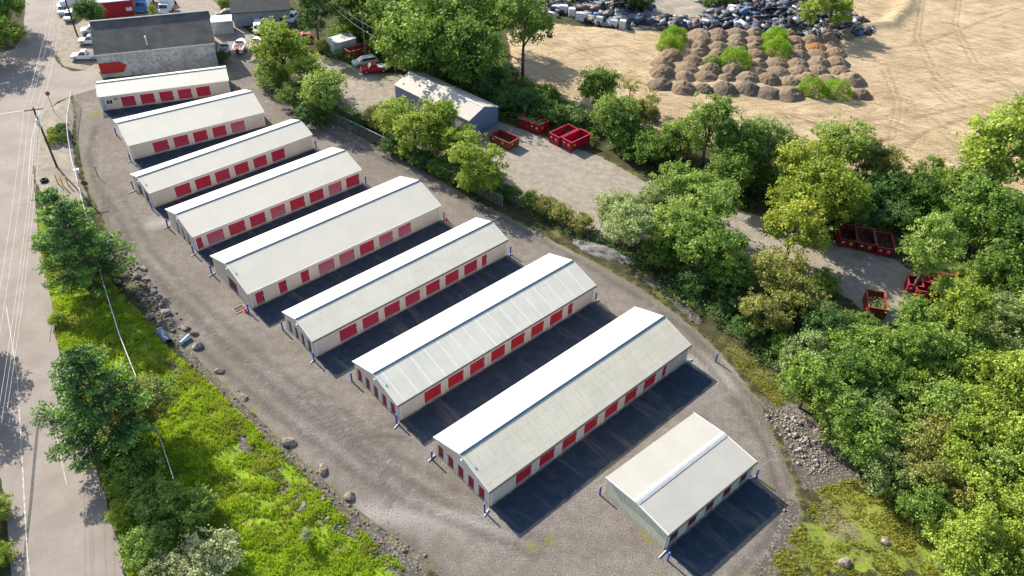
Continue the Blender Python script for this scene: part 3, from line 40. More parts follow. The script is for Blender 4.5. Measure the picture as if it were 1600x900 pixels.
DSH=[(-75.82, 112.78, 0.9),(-73.76, 109.52, 1.0),(-74.53, 111.55, 0.7)]
BOULD=[(-48.63, 77.77, 0.55),(-48.93, 76.42, 0.7),(-45.56, 73.28, 0.6),(-44.53, 72.47, 0.5),(-44.05, 70.79, 0.6),(-42.67, 69.44, 0.7),(-39.21, 66.99, 0.65),(-37.84, 66.17, 0.6),(-36.81, 64.03, 0.8),(-33.03, 60.19, 0.6),(-29.05, 56.32, 0.5),(-22.8, 50.52, 0.8),(-18.39, 47.16, 0.75),(-15.11, 44.19, 0.7),(-19.28, 42.61, 0.7),(-47.49, 75.72, 0.5),(-51.7, 77.45, 0.6),(-50.9, 75.12, 0.6),(33.87, 54.62, 0.6),(36.5, 41.61, 0.7),(32.05, 39.08, 0.6)]
CULV=[(-42.03, 66.04),(-40.31, 64.27),(-38.82, 64.14),(-38.22, 65.48)]
RUB=[[[(-55.45, 83.08),(-52.44, 79.03),(-48.4, 75.28),(-44.34, 71.14),(-40.67, 66.12),(-36.81, 62.03),(-31.56, 57.13),(-26.79, 52.81),(-22.41, 48.96),(-18.38, 45.61),(-14.61, 42.47),(-9.82, 39.24),(-7.21, 37.39)], 0.8, 0.3], [[(-53.01, 80.38),(-48.4, 75.28),(-44.12, 70.55),(-40.52, 66.13)], 1.7, 0.45], [[(-20.02, 44.41),(-15.69, 41.71),(-10.91, 38.53),(-7.68, 36.42)], 1.8, 0.3], [[(30.22, 57.71),(31.32, 55.03),(32.17, 52.46),(32.49, 49.19)], 2.8, 0.2], [[(-31.11, 54.55),(-26.55, 49.58),(-23.0, 46.16),(-20.38, 43.29),(-17.67, 42.33)], 1.0, 0.25], [[(-39.58, 61.87),(-35.29, 57.61),(-30.97, 54.11)], 0.8, 0.22], [[(31.83, 44.58),(33.09, 42.49)], 2.0, 0.2], [[(17.15, 80.67),(20.2, 77.54),(23.55, 72.13)], 1.0, 0.2], [[(28.49, 45.16),(26.8, 40.84),(23.91, 37.45)], 1.5, 0.18]]
GPILE=[(8.79, 87.6),(10.54, 86.22),(12.44, 85.17),(14.41, 84.14),(16.08, 83.11)]
BLUE=(-8.33, 115.6, 2.427, 7.38, 18.69, 3.28, 4.6)
BLOCK=[(-77.73, 132.32),(-58.13, 139.8),(-79.93, 138.48),(-60.7, 146.13)]
DUMP={'A': [(8.89, 112.47),(7.33, 114.04),(11.73, 116.1)], 'Bx': [(7.06, 114.12),(5.25, 115.59),(10.17, 117.96)], 'C': [(3.68, 117.88),(1.92, 119.09),(5.3, 119.81)], 'C2': [(1.8, 119.19),(0.08, 120.35),(3.58, 121.28)], 'D': [(-1.36, 112.18),(-4.74, 114.8),(0.34, 114.34)], 'E': [(-33.9, 145.35),(-30.28, 148.47),(-33.66, 147.84)]}
DUMPF=[(52.11, 87.58),(49.77, 88.48),(47.36, 89.22)]
DUMPG=[(46.46, 75.93)]
DUMPH=[(55.21, 78.75),(57.06, 80.84),(60.97, 78.32),(60.7, 80.66),(53.1, 79.93)]
VEH={'wp1': ((-86.93, 140.34),(-82.64, 141.05)), 'wp2': ((-88.85, 147.55),(-85.77, 148.17)), 'wc': ((-90.63, 152.62),(-88.27, 153.87)), 'wc3': ((-95.75, 157.97),(-96.51, 160.76)), 'wc4': ((-98.67, 161.26),(-99.5, 164.52)), 'van': ((-100.79, 164.01),(-99.63, 168.74)), 'red': ((-30.76, 139.44),(-25.81, 141.04)), 'white': ((-32.74, 142.16),(-28.58, 144.33))}
BOATS=[(-58.92, 145.73),(-56.3, 147.23),(-53.51, 148.76)]
SHED=[(-37.33, 146.86),(-33.47, 150.38),(-38.91, 150.82)]
RED=[(-91.22, 160.59),(-84.31, 163.51)]
TRUCKS=[(-82.99, 164.4),(-77.62, 163.47)]
DARK=[(-61.12, 159.4),(-49.93, 162.7)]
ANNEX=[(-64.46, 154.57),(-60.23, 156.01),(-67.11, 160.21)]
MISC=[(-79.25, 170.95),(-66.62, 164.26),(-65.23, 165.15),(-54.94, 157.24),(-54.57, 159.36),(-52.22, 158.2),(-47.36, 153.26),(-50.16, 161.95),(-54.78, 155.2)]
SCRAPC=[(4.09, 177.57, 5),(20.69, 172.26, 5),(26.45, 172.1, 3),(56.68, 177.97, 9),(48.72, 175.19, 6),(61.45, 173.44, 8),(69.16, 175.0, 8),(74.95, 174.83, 4),(52.32, 185.68, 8),(63.01, 185.58, 8),(40.64, 170.55, 3),(33.47, 170.56, 4),(16.6, 176.51, 5),(23.49, 179.66, 5)]
APPL=[(7.46, 175.93),(9.2, 174.93),(11.04, 173.17),(12.82, 170.68),(17.02, 168.87),(20.06, 167.7),(22.0, 167.17),(18.51, 172.03),(15.77, 174.84),(5.59, 179.35),(40.51, 169.79),(47.8, 170.54)]
OLDCARS=[(5.75, 180.19),(9.95, 180.65),(14.12, 180.28)]
WRECK=(21.19, 126.05)
WIREC=[(-55.31, 65.03),(-59.63, 70.46)]
BERM=[(75.72, 172.64),(83.77, 174.98),(91.99, 187.02),(99.61, 206.92)]
TCAB=[(-40.22, 155.33),(-26.37, 138.18)]
TPOLE=(-30.88, 145.94)
FILLTXT=[' outside the left edge beside the top road', ' nearest the left edge by the crossing', ' outside the left edge above the pines', ' outside the left edge beside the pines', ' at the foot of the biggest top centre tree', ' under the trees at the upper edge of the sand', ' behind the rusty container', ' above the overgrown container pair', ' right of the overgrown container pair', ' behind the overgrown container pair', ' between the container pairs and the bright red pair', ' in the hollow right of the sparse olive tree', ' at the top edge above the old cars', ' at the top edge left of the large crowns', ' in the upper growth', ' in the upper growth', ' in the upper growth', ' in the upper growth', ' in the upper growth', ' in the upper growth']
ROADMARKS=[('centre_line', [(-62.3, 69.47),(-58.8, 63.98),(-55.03, 58.01),(-51.02, 50.89),(-47.92, 45.36),(-45.54, 41.06),(-42.97, 36.49),(-41.52, 34.07)], 0.1, 'p'),('lane_line', [(-47.02, 50.41),(-45.15, 47.46),(-43.08, 44.3)], 0.08, 'p'),('stop_line', [(-90.67, 116.99),(-84.98, 119.57)], 0.25, 'p'),('tar_seam', [(-49.6, 51.83),(-47.56, 46.94),(-45.35, 41.78),(-43.73, 37.75),(-42.13, 34.05)], 0.28, 's'),('edge_line', [(-83.29, 120.18),(-79.69, 110.36),(-75.7, 101.64),(-73.21, 96.33)], 0.1, 'p'),('crossing_line', [(-97.36, 151.28),(-95.08, 145.05),(-92.48, 137.77),(-89.41, 129.72),(-88.49, 127.18)], 0.12, 'p'),('joint_seam', [(-56.22, 69.0),(-55.02, 65.85),(-54.13, 63.71)], 0.1, 's'),('driveway_line', [(-104.77, 169.36),(-102.33, 169.62),(-97.9, 170.9)], 0.3, 'p')]

# ------------------------------------------------------------------ camera, sky, sun, exposure
cam_data = bpy.data.cameras.new('camera')
cam = bpy.data.objects.new('camera', cam_data)
COL.objects.link(cam)
cam_data.sensor_fit = 'HORIZONTAL'
cam_data.sensor_width = 36.0
cam_data.lens = CAM['lens']
cam_data.clip_start = 1.0
cam_data.clip_end = 6000.0
rx, up, fw = Vector(CAM['right']), Vector(CAM['up']), Vector(CAM['fwd'])
mrot = Matrix((rx, up, -fw)).transposed().to_4x4()
cam.matrix_world = Matrix.Translation((0, 0, CAM['h'])) @ mrot
scene.camera = cam

SUN_ELEV = 32.0
to_sun = Vector((-math.cos(R(45)) * math.cos(R(SUN_ELEV)), math.sin(R(45)) * math.cos(R(SUN_ELEV)), math.sin(R(SUN_ELEV))))
world = bpy.data.worlds.new("World")
scene.world = world
world.use_nodes = True
wn = world.node_tree.nodes
sky = wn.new('ShaderNodeTexSky')
sky.sky_type = 'NISHITA'
sky.sun_disc = False
sky.sun_elevation = R(SUN_ELEV)
sky.sun_rotation = R(315)
sky.air_density = 1.0
sky.dust_density = 1.2
bg = wn['Background']
bg.inputs['Strength'].default_value = 0.13
world.node_tree.links.new(sky.outputs['Color'], bg.inputs['Color'])
sun_data = bpy.data.lights.new('sun', 'SUN')
sun_data.energy = 5.0
sun_data.angle = R(0.5)
sun_data.color = (1.0, 0.94, 0.83)
sun = bpy.data.objects.new('sun', sun_data)
COL.objects.link(sun)
sun.rotation_euler = (-to_sun).to_track_quat('-Z', 'Y').to_euler()
sun.location = (-60, 120, 120)
scene.view_settings.view_transform = 'Standard'
scene.view_settings.look = 'None'
scene.view_settings.exposure = 0.82
scene.view_settings.gamma = 1.0
scene.view_settings.use_curve_mapping = False
scene.render.engine = 'CYCLES'
scene.cycles.max_bounces = 6
scene.cycles.diffuse_bounces = 3
scene.cycles.transparent_max_bounces = 12

# ------------------------------------------------------------------ material helpers
def srgb(r, g, b):
    return tuple(((c / 255.0) / 12.92 if c / 255.0 <= 0.04045 else ((c / 255.0 + 0.055) / 1.055) ** 2.4) for c in (r, g, b))

class NT:
    def __init__(self, name):
        self.m = bpy.data.materials.new(name)
        self.m.use_nodes = True
        self.n = self.m.node_tree.nodes
        self.l = self.m.node_tree.links
        self.bsdf = self.n['Principled BSDF']
        self.bsdf.inputs['Roughness'].default_value = 0.8
        self.bsdf.inputs['Specular IOR Level'].default_value = 0.3
        self.tc = self.n.new('ShaderNodeTexCoord')
        self.geo = self.n.new('ShaderNodeNewGeometry')
    def link(self, a, b): self.l.new(a, b)
    def val(self, sock, v):
        if isinstance(v, bpy.types.NodeSocket): self.l.new(v, sock)
        elif isinstance(v, (tuple, list)):
            sock.default_value = tuple(v) + ((1.0,) if len(v) == 3 and len(sock.default_value) == 4 else ())
        else: sock.default_value = v
    def math(self, op, a, b=0.0, c=0.0, clamp=False):
        n = self.n.new('ShaderNodeMath'); n.operation = op; n.use_clamp = clamp
        self.val(n.inputs[0], a); self.val(n.inputs[1], b); self.val(n.inputs[2], c)
        return n.outputs[0]
    def noise(self, scale, detail=3.0, rough=0.55, vec=None, dist=0.0):
        n = self.n.new('ShaderNodeTexNoise')
        n.inputs['Scale'].default_value = scale; n.inputs['Detail'].default_value = detail
        n.inputs['Roughness'].default_value = rough; n.inputs['Distortion'].default_value = dist
        self.l.new(vec if vec else self.geo.outputs['Position'], n.inputs['Vector'])
        return n.outputs['Fac']
    def voro(self, scale, vec=None, out='Distance'):
        n = self.n.new('ShaderNodeTexVoronoi'); n.inputs['Scale'].default_value = scale
        self.l.new(vec if vec else self.geo.outputs['Position'], n.inputs['Vector'])
        return n.outputs[out]
    def mapping(self, rot=0.0, scale=(1, 1, 1), vec=None):
        n = self.n.new('ShaderNodeMapping')
        n.inputs['Rotation'].default_value = (0, 0, -rot)
        self.l.new(vec if vec else self.geo.outputs['Position'], n.inputs['Vector'])
        k = self.n.new('ShaderNodeMapping'); k.inputs['Scale'].default_value = scale
        self.l.new(n.outputs[0], k.inputs['Vector'])
        return k.outputs[0]
    def step(self, v, a, b, lo=0.0, hi=1.0):
        n = self.n.new('ShaderNodeMapRange'); n.interpolation_type = 'SMOOTHSTEP'
        self.val(n.inputs['Value'], v)
        n.inputs['From Min'].default_value = a; n.inputs['From Max'].default_value = b
        n.inputs['To Min'].default_value = lo; n.inputs['To Max'].default_value = hi
        return n.outputs['Result']
    def mix(self, f, a, b, mode='MIX'):
        n = self.n.new('ShaderNodeMix'); n.data_type = 'RGBA'; n.blend_type = mode
        self.val(n.inputs[0], f); self.val(n.inputs[6], a); self.val(n.inputs[7], b)
        return n.outputs[2]
    def attr(self, name):
        n = self.n.new('ShaderNodeAttribute'); n.attribute_name = name
        s = self.n.new('ShaderNodeSeparateColor'); self.l.new(n.outputs['Color'], s.inputs[0])
        return s.outputs[0], s.outputs[1], s.outputs[2]
    def bump(self, h, strength=0.5, dist=0.05):
        n = self.n.new('ShaderNodeBump'); n.inputs['Strength'].default_value = strength
        n.inputs['Distance'].default_value = dist
        self.l.new(h, n.inputs['Height']); self.l.new(n.outputs[0], self.bsdf.inputs['Normal'])
    def color(self, c): self.val(self.bsdf.inputs['Base Color'], c)
    def rand(self):
        n = self.n.new('ShaderNodeObjectInfo'); return n.outputs['Random']

_mc = {}
def mat(name, col, rough=0.7, metal=0.0, var=0.12, scale=1.5, grain=0.0, bump=0.0, spec=0.3):
    if name in _mc: return _mc[name]
    t = NT(name)
    n1 = t.noise(scale, 4.0, 0.6, t.tc.outputs['Object'])
    dark = tuple(c * (1 - var * 1.6) for c in col); light = tuple(min(1, c * (1 + var)) for c in col)
    c = t.mix(t.step(n1, .3, .7), dark, light)
    if grain:
        n2 = t.noise(scale * 12, 2.0, 0.7, t.tc.outputs['Object'])
        c = t.mix(t.step(n2, .35, .75, 0, grain), c, tuple(q * .45 for q in col))
    t.color(c)
    t.bsdf.inputs['Roughness'].default_value = rough; t.bsdf.inputs['Metallic'].default_value = metal
    t.bsdf.inputs['Specular IOR Level'].default_value = spec
    if bump: t.bump(t.noise(scale * 8, 3, .6, t.tc.outputs['Object']), bump, .03)
    _mc[name] = t.m
    return t.m

def ribbed(name, col, pitch, depth=0.6, axis='x', stain=0.0, seams=0.0, var=0.05, rough=0.45, shade=0.0, purlin=0.0):
    """pressed metal sheet: ribs every `pitch` metres along a local axis"""
    t = NT(name)
    s = t.n.new('ShaderNodeSeparateXYZ'); t.link(t.tc.outputs['Object'], s.inputs[0])
    x, y = s.outputs[0], s.outputs[1]
    if axis == 'x': u, w = x, y
    elif axis == 'y': u, w = y, x
    else:   # pick the axis that runs along the face
        sn = t.n.new('ShaderNodeSeparateXYZ'); t.link(t.tc.outputs['Normal'], sn.inputs[0])
        pick = t.math('GREATER_THAN', t.math('ABSOLUTE', sn.outputs[1]), 0.6)
        u = t.math('ADD', t.math('MULTIPLY', x, pick), t.math('MULTIPLY', y, t.math('SUBTRACT', 1.0, pick)))
        w = s.outputs[2]
    ph = t.math('FRACT', t.math('DIVIDE', u, pitch))
    rib = t.math('SUBTRACT', 1.0, t.step(t.math('ABSOLUTE', t.math('SUBTRACT', ph, 0.5)), 0.06, 0.16))
    n1 = t.noise(0.35, 4, .6, t.tc.outputs['Object']); n2 = t.noise(2.5, 3, .6, t.tc.outputs['Object'])
    c = t.mix(t.step(n1, .3, .7), tuple(q * (1 - var) for q in col), tuple(min(1, q * (1 + var)) for q in col))
    if shade:
        c = t.mix(t.math('MULTIPLY', rib, shade), c, tuple(q * .55 for q in col))
    if axis == 'auto':
        dirt = t.math('MULTIPLY', t.step(s.outputs[2], .75, .0), t.step(n2, .3, .65))
        c = t.mix(t.math('MULTIPLY', dirt, .6), c, (col[0] * .5, col[1] * .45, col[2] * .38))
        mpw = t.mapping(0, (5.0, 5.0, .5), t.tc.outputs['Object'])
        c = t.mix(t.step(t.noise(1.0, 3, .6, mpw), .55, .75, 0, .25), c, (col[0] * .66, col[1] * .6, col[2] * .5))
    if stain:
        mp = t.mapping(0, (6.0, .25, 1.0), t.tc.outputs['Object'])
        st = t.step(t.noise(1.0, 4, .65, mp), .45, .75, 0, stain)
        c = t.mix(st, c, (col[0] * .62, col[1] * .6, col[2] * .5))
        c = t.mix(t.step(n2, .55, .8, 0, stain * .6), c, (col[0] * .66, col[1] * .66, col[2] * .58))
    if purlin:
        pp = t.math('FRACT', t.math('DIVIDE', y, 1.25))
        pl = t.math('SUBTRACT', 1.0, t.step(t.math('ABSOLUTE', t.math('SUBTRACT', pp, 0.5)), 0.0, 0.12))
        c = t.mix(t.math('MULTIPLY', t.math('MULTIPLY', pl, t.step(n2, .35, .6)), purlin), c, tuple(q * .6 for q in col))
    if seams:
        sp = t.math('FRACT', t.math('DIVIDE', u, seams))
        sl = t.math('SUBTRACT', 1.0, t.step(t.math('ABSOLUTE', t.math('SUBTRACT', sp, 0.5)), 0.02, 0.06))
        c = t.mix(t.math('MULTIPLY', t.math('MULTIPLY', sl, t.step(n2, .3, .55)), .75), c, (.9, .87, .78))
    t.color(c)
    t.bsdf.inputs['Roughness'].default_value = rough
    t.bump(rib, depth, 0.03)
    return t.m

# ------------------------------------------------------------------ mesh helpers
class MB:
    def __init__(s): s.v = []; s.f = []; s.mi = []
    def add(s, vs, fs, mi=0):
        o = len(s.v); s.v += [tuple(p) for p in vs]
        s.f += [tuple(i + o for i in f) for f in fs]; s.mi += [mi] * len(fs)
        return s
    def box(s, x0, x1, y0, y1, z0, z1, mi=0):
        return s.add([(x0,y0,z0),(x1,y0,z0),(x1,y1,z0),(x0,y1,z0),(x0,y0,z1),(x1,y0,z1),(x1,y1,z1),(x0,y1,z1)],
                     [(0,3,2,1),(4,5,6,7),(0,1,5,4),(1,2,6,5),(2,3,7,6),(3,0,4,7)], mi)
    def prism(s, pts, a, b, axis='y', mi=0):
        """extrude a 2-D outline. axis y: pts are (x,z) swept over y; axis x: pts (y,z); axis z: pts (x,y)"""
        def P(p, t): return (p[0], t, p[1]) if axis == 'y' else ((t, p[0], p[1]) if axis == 'x' else (p[0], p[1], t))
        n = len(pts)
        vs = [P(p, a) for p in pts] + [P(p, b) for p in pts]
        fs = [tuple(range(n)), tuple(range(2 * n - 1, n - 1, -1))] + [(i, i + n, (i + 1) % n + n, (i + 1) % n) for i in range(n)]
        return s.add(vs, fs, mi)
    def tube(s, p0, p1, r0, r1=None, n=8, caps=True, mi=0):
        r1 = r0 if r1 is None else r1
        p0 = Vector(p0); p1 = Vector(p1); d = (p1 - p0).normalized()
        a = d.orthogonal().normalized(); b = d.cross(a)
        vs = [p0 + (a * math.cos(2*PI*i/n) + b * math.sin(2*PI*i/n)) * r0 for i in range(n)] + \
             [p1 + (a * math.cos(2*PI*i/n) + b * math.sin(2*PI*i/n)) * r1 for i in range(n)]
        fs = [(i, (i+1) % n, (i+1) % n + n, i + n) for i in range(n)]
        if caps: fs += [tuple(range(n - 1, -1, -1)), tuple(range(n, 2 * n))]
        return s.add(vs, fs, mi)
    def path(s, pts, r, n=6):
        for a, b in zip(pts, pts[1:]): s.tube(a, b, r, r, n, True)
        return s
    def build(s, name, m, parent=None, smooth=False, bevel=0.0, recalc=True):
        me = bpy.data.meshes.new(name)
        me.from_pydata(s.v, [], s.f)
        ms = m if isinstance(m, (list, tuple)) else [m]
        for q in ms: me.materials.append(q)
        if len(ms) > 1: me.polygons.foreach_set('material_index', s.mi)
        if recalc:
            import bmesh
            bm = bmesh.new(); bm.from_mesh(me)
            bmesh.ops.recalc_face_normals(bm, faces=bm.faces)
            bm.to_mesh(me); bm.free()
        if smooth: me.polygons.foreach_set('use_smooth', [True] * len(me.polygons))
        me.update()
        o = bpy.data.objects.new(name, me); COL.objects.link(o)
        if parent: o.parent = parent
        if bevel:
            b = o.modifiers.new('bevel', 'BEVEL'); b.width = bevel; b.segments = 2; b.limit_method = 'ANGLE'
        return o

def tag(o, label, cat, group=None, kind=None):
    if label: o['label'] = label
    if cat: o['category'] = cat
    if group: o['group'] = group
    if kind: o['kind'] = kind
    return o
def thing(name, label, cat, loc=(0, 0, 0), rz=0.0, group=None, scale=None):
    o = bpy.data.objects.new(name, None); COL.objects.link(o)
    o.location = loc; o.rotation_euler = (0, 0, rz); o.empty_display_size = .5
    if scale: o.scale = (scale, scale, scale) if not isinstance(scale, tuple) else scale
    return tag(o, label, cat, group)
def child_copy(src, parent):
    o = src.copy(); COL.objects.link(o); o.parent = parent
    for ch in src.children:
        child_copy(ch, o)
    return o
def dup(root, label=None, loc=None, rz=None, group=None, scale=None):
    o = root.copy(); COL.objects.link(o)
    if loc is not None: o.location = loc
    if rz is not None: o.rotation_euler = (0, 0, rz)
    if label: o['label'] = label
    if group: o['group'] = group
    if scale: o.scale = (scale, scale, scale)
    for ch in list(root.children): child_copy(ch, o)
    return o
def arr_mesh(name, V, F, m, attrs=None, smooth=False):
    """numpy quads or tris -> mesh"""
    me = bpy.data.meshes.new(name)
    k = F.shape[1]
    me.vertices.add(len(V)); me.vertices.foreach_set('co', np.ascontiguousarray(V, dtype=np.float32).ravel())
    me.loops.add(F.size); me.loops.foreach_set('vertex_index', F.astype(np.int32).ravel())
    me.polygons.add(len(F)); me.polygons.foreach_set('loop_start', np.arange(0, F.size, k, dtype=np.int32))
    me.polygons.foreach_set('loop_total', np.full(len(F), k, dtype=np.int32))
    if smooth: me.polygons.foreach_set('use_smooth', np.ones(len(F), dtype=bool))
    me.update(calc_edges=True)
    for an, arr in (attrs or {}).items():
        if arr.ndim == 1:
            a = me.attributes.new(an, 'FLOAT', 'POINT'); a.data.foreach_set('value', arr.astype(np.float32))
        else:
            a = me.attributes.new(an, 'FLOAT_COLOR', 'POINT')
            c = np.ones((len(arr), 4), dtype=np.float32); c[:, :3] = arr; a.data.foreach_set('color', c.ravel())
    if m: me.materials.append(m)
    return me
def link_mesh(name, me, parent=None):
    o = bpy.data.objects.new(name, me); COL.objects.link(o)
    if parent: o.parent = parent
    return o

# ------------------------------------------------------------------ ground material (one soil map shared by all ground sheets)
def ground_material():
    t = NT('soil_and_gravel')
    yard, grass, sand = t.attr('zone_a'); lane_shade, lot, road = t.attr('zone_b'); weed, rubble, pale = t.attr('zone_c'); track, strk, _z = t.attr('zone_d')
    nb = t.noise(.9, 5, .65); nl = t.noise(.12, 4, .6); nf = t.noise(5, 4, .7); ng = t.noise(16, 3, .75); vo = t.voro(5.5)
    def edge(z, k=.7): return t.step(t.math('ADD', z, t.math('MULTIPLY', t.math('SUBTRACT', nb, .5), k)), .42, .58)
    # leaf litter and rough growth under the trees
    c = t.mix(t.step(nb, .35, .65), (.045, .05, .02), (.10, .085, .05))
    c = t.mix(t.step(nf, .45, .7, 0, .7), c, (.06, .085, .02))
    # park / roadside dry soil is part of the lot zone
    sandc = t.mix(t.step(nl, .3, .7), (.50, .37, .215), (.66, .505, .32))
    mp = t.mapping(R(-38), (.10, .85, 1)); streak = t.noise(1.0, 5, .72, mp, 1.2)
    mp2 = t.mapping(R(12), (.16, 1.1, 1)); streak2 = t.noise(.9, 5, .72, mp2, 1.6)
    blotch = t.noise(.10, 5, .7)
    fine = t.noise(2.6, 4, .75)
    sandc = t.mix(t.math('MULTIPLY', t.step(streak, .51, .60), t.step(blotch, .4, .62, .2, .95)), sandc, (.30, .195, .095))
    sandc = t.mix(t.math('MULTIPLY', t.step(streak2, .55, .62), t.step(blotch, .6, .4, .1, .75)), sandc, (.33, .235, .13))
    sandc = t.mix(t.step(t.math('ABSOLUTE', t.math('SUBTRACT', streak2, .46)), .0, .02, .45, 0), sandc, (.70, .57, .40))
    sandc = t.mix(t.step(fine, .52, .72, 0, .45), sandc, (.25, .17, .10))
    sandc = t.mix(t.step(t.math('ABSOLUTE', t.math('SUBTRACT', t.noise(.22, 4, .6, None, 2.2), .5)), .0, .012, .55, 0), sandc, (.27, .19, .11))
    sandc = t.mix(t.math('MULTIPLY', t.math('MULTIPLY', strk, .42), t.step(fine, .3, .6)), sandc, (.25, .175, .10))
    lotc = t.mix(t.step(nb, .3, .7), (.28, .238, .19), (.40, .345, .28))
    lotc = t.mix(t.step(fine, .5, .7, 0, .45), lotc, (.19, .165, .14))
    lotc = t.mix(t.step(streak, .52, .66, 0, .5), lotc, (.45, .40, .335))
    gn = t.noise(9.0, 2, .75); gn2 = t.noise(2.2, 4, .8)
    yc = t.mix(t.step(nl, .35, .65), (.255, .224, .192), (.34, .303, .265))
    yc = t.mix(t.step(nb, .3, .75, 0, .7), yc, (.185, .155, .125))
    yc = t.mix(t.step(gn, .47, .58, 0, .6), yc, (.085, .072, .06))
    yc = t.mix(t.step(gn2, .52, .62, 0, .3), yc, (.12, .10, .08))
    yc = t.mix(t.step(vo, .0, .20, .7, 0), yc, (.52, .49, .45))
    yc = t.mix(t.math('MULTIPLY', t.step(nf, .3, .6), t.math('MULTIPLY', pale, .8)), yc, (.44, .41, .365))
    yc = t.mix(t.math('MULTIPLY', t.math('MULTIPLY', track, .62), t.step(nb, .25, .5)), yc, (.10, .087, .074))
    shadec = t.mix(t.step(nb, .35, .7), (.04, .058, .085), (.062, .082, .112))  # navy ground tone paints in the shade beside each storage building
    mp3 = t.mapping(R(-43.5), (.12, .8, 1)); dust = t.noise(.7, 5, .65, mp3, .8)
    shadec = t.mix(t.step(dust, .52, .68, 0, .6), shadec, (.17, .165, .155))
    shadec = t.mix(t.step(ng, .5, .7, 0, .4), shadec, (.035, .035, .036))
    gc = t.mix(t.step(nb, .35, .65), (.20, .31, .02), (.29, .42, .03))
    gc = t.mix(t.step(nf, .45, .65, 0, .7), gc, (.11, .17, .015))
    gc = t.mix(t.step(nl, .54, .66, 0, .5), gc, (.24, .22, .07))
    gc = t.mix(t.step(t.noise(.45, 4, .7), .56, .64, 0, .8), gc, (.22, .175, .12))
    rc = t.mix(t.step(t.voro(3.2), .1, .5), (.29, .26, .225), (.10, .085, .07))
    rc = t.mix(t.step(ng, .45, .65, 0, .5), rc, (.32, .29, .26))
    wc = t.mix(t.step(nf, .4, .6), (.17, .18, .035), (.26, .23, .09))
    c = t.mix(edge(lot, .5), c, lotc)
    c = t.mix(edge(sand, 1.0), c, sandc)
    c = t.mix(edge(grass, 1.3), c, gc)
    c = t.mix(edge(yard, .7), c, yc)
    c = t.mix(edge(lane_shade, .75), c, shadec)
    c = t.mix(edge(rubble, 1.5), c, rc)
    wm = t.math('MULTIPLY', t.step(t.math('ADD', weed, t.math('MULTIPLY', t.math('SUBTRACT', nb, .5), 1.2)), .35, .75), t.step(nf, .35, .6))
    c = t.mix(wm, c, wc)
    t.color(c)
    t.bsdf.inputs['Roughness'].default_value = .95
    t.bsdf.inputs['Specular IOR Level'].default_value = .1
    h = t.math('ADD', t.math('MULTIPLY', ng, .35), t.math('MULTIPLY', nf, .5))
    h = t.math('ADD', h, t.math('MULTIPLY', t.math('MULTIPLY', streak, sand), 2.6))
    h = t.math('ADD', h, t.math('MULTIPLY', t.math('MULTIPLY', streak2, sand), 1.8))
    h = t.math('SUBTRACT', h, t.math('MULTIPLY', track, .4)); h = t.math('SUBTRACT', h, t.math('MULTIPLY', t.math('MULTIPLY', strk, sand), .55))
    h = t.math('ADD', h, t.math('MULTIPLY', t.math('MULTIPLY', fine, sand), 1.2))
    t.bump(h, .9, .26)
    return t.m
GROUND = ground_material()

def sdist(px, py, poly):
    """signed distance to a polygon, positive inside"""
    n = len(poly); d = np.full(px.shape, 1e9); ins = np.zeros(px.shape, bool)
    for i in range(n):
        x1, y1 = poly[i]; x2, y2 = poly[i - 1]
        ex, ey = x2 - x1, y2 - y1
        L = ex * ex + ey * ey + 1e-9
        tt = np.clip(((px - x1) * ex + (py - y1) * ey) / L, 0, 1)
        d = np.minimum(d, np.hypot(px - x1 - tt * ex, py - y1 - tt * ey))
        cr = ((y1 > py) != (y2 > py)) & (px < ex * (py - y1) / (ey if abs(ey) > 1e-9 else 1e-9) + x1)
        ins ^= cr
    return np.where(ins, d, -d)
def ldist(px, py, line):
    d = np.full(px.shape, 1e9)
    for (x1, y1), (x2, y2) in zip(line, line[1:]):
        ex, ey = x2 - x1, y2 - y1
        tt = np.clip(((px - x1) * ex + (py - y1) * ey) / (ex * ex + ey * ey + 1e-9), 0, 1)
        d = np.minimum(d, np.hypot(px - x1 - tt * ex, py - y1 - tt * ey))
    return d
def soft(d, w): return np.clip(.5 + d / (2 * w), 0, 1)
def vnoise(x, y, seed, sc):
    """cheap smooth value noise"""
    rs = np.random.RandomState(seed); T = rs.rand(128, 128)
    u = x / sc; v = y / sc; i = np.floor(u).astype(int); j = np.floor(v).astype(int)
    a = u - i; b = v - j; a = a * a * (3 - 2 * a); b = b * b * (3 - 2 * b)
    g = lambda p, q: T[p % 128, q % 128]
    return (g(i, j) * (1 - a) * (1 - b) + g(i + 1, j) * a * (1 - b) + g(i, j + 1) * (1 - a) * b + g(i + 1, j + 1) * a * b)

GX0, GX1, GY0, GY1, GS = -150.0, 165.0, 22.0, 222.0, 0.45
def zone_fields(x, y):
    z = {k: sdist(x, y, p) for k, p in ZONES.items()}
    return z
def ground_height(x, y, z):
    flat = np.maximum.reduce([soft(z['yard'] + 1.5, 1.5), soft(z['road'] + 1.2, 1.2), soft(z['park'] + 1, 1)])
    flat = np.maximum(flat, soft(z['lot'] + 1, 2) * .8)
    h = (vnoise(x, y, 3, 7.0) - .5) * .7 + (vnoise(x, y, 4, 2.2) - .5) * .35
    h = h * np.where(z['sand'] > 0, .35, 1.0)
    h += np.where(z['sand'] > 0, (vnoise(x * .35 + y * .2, y - x * .3, 8, 1.3) - .5) * .16, 0)
    h += np.exp(-(ldist(x, y, BERM) / 2.0) ** 2) * 1.1
    return h * (1 - flat) - .02 + flat * .02 + soft(z['grass'] - .5, 1.5) * (1 - flat) * (vnoise(x, y, 9, .9) - .5) * .25

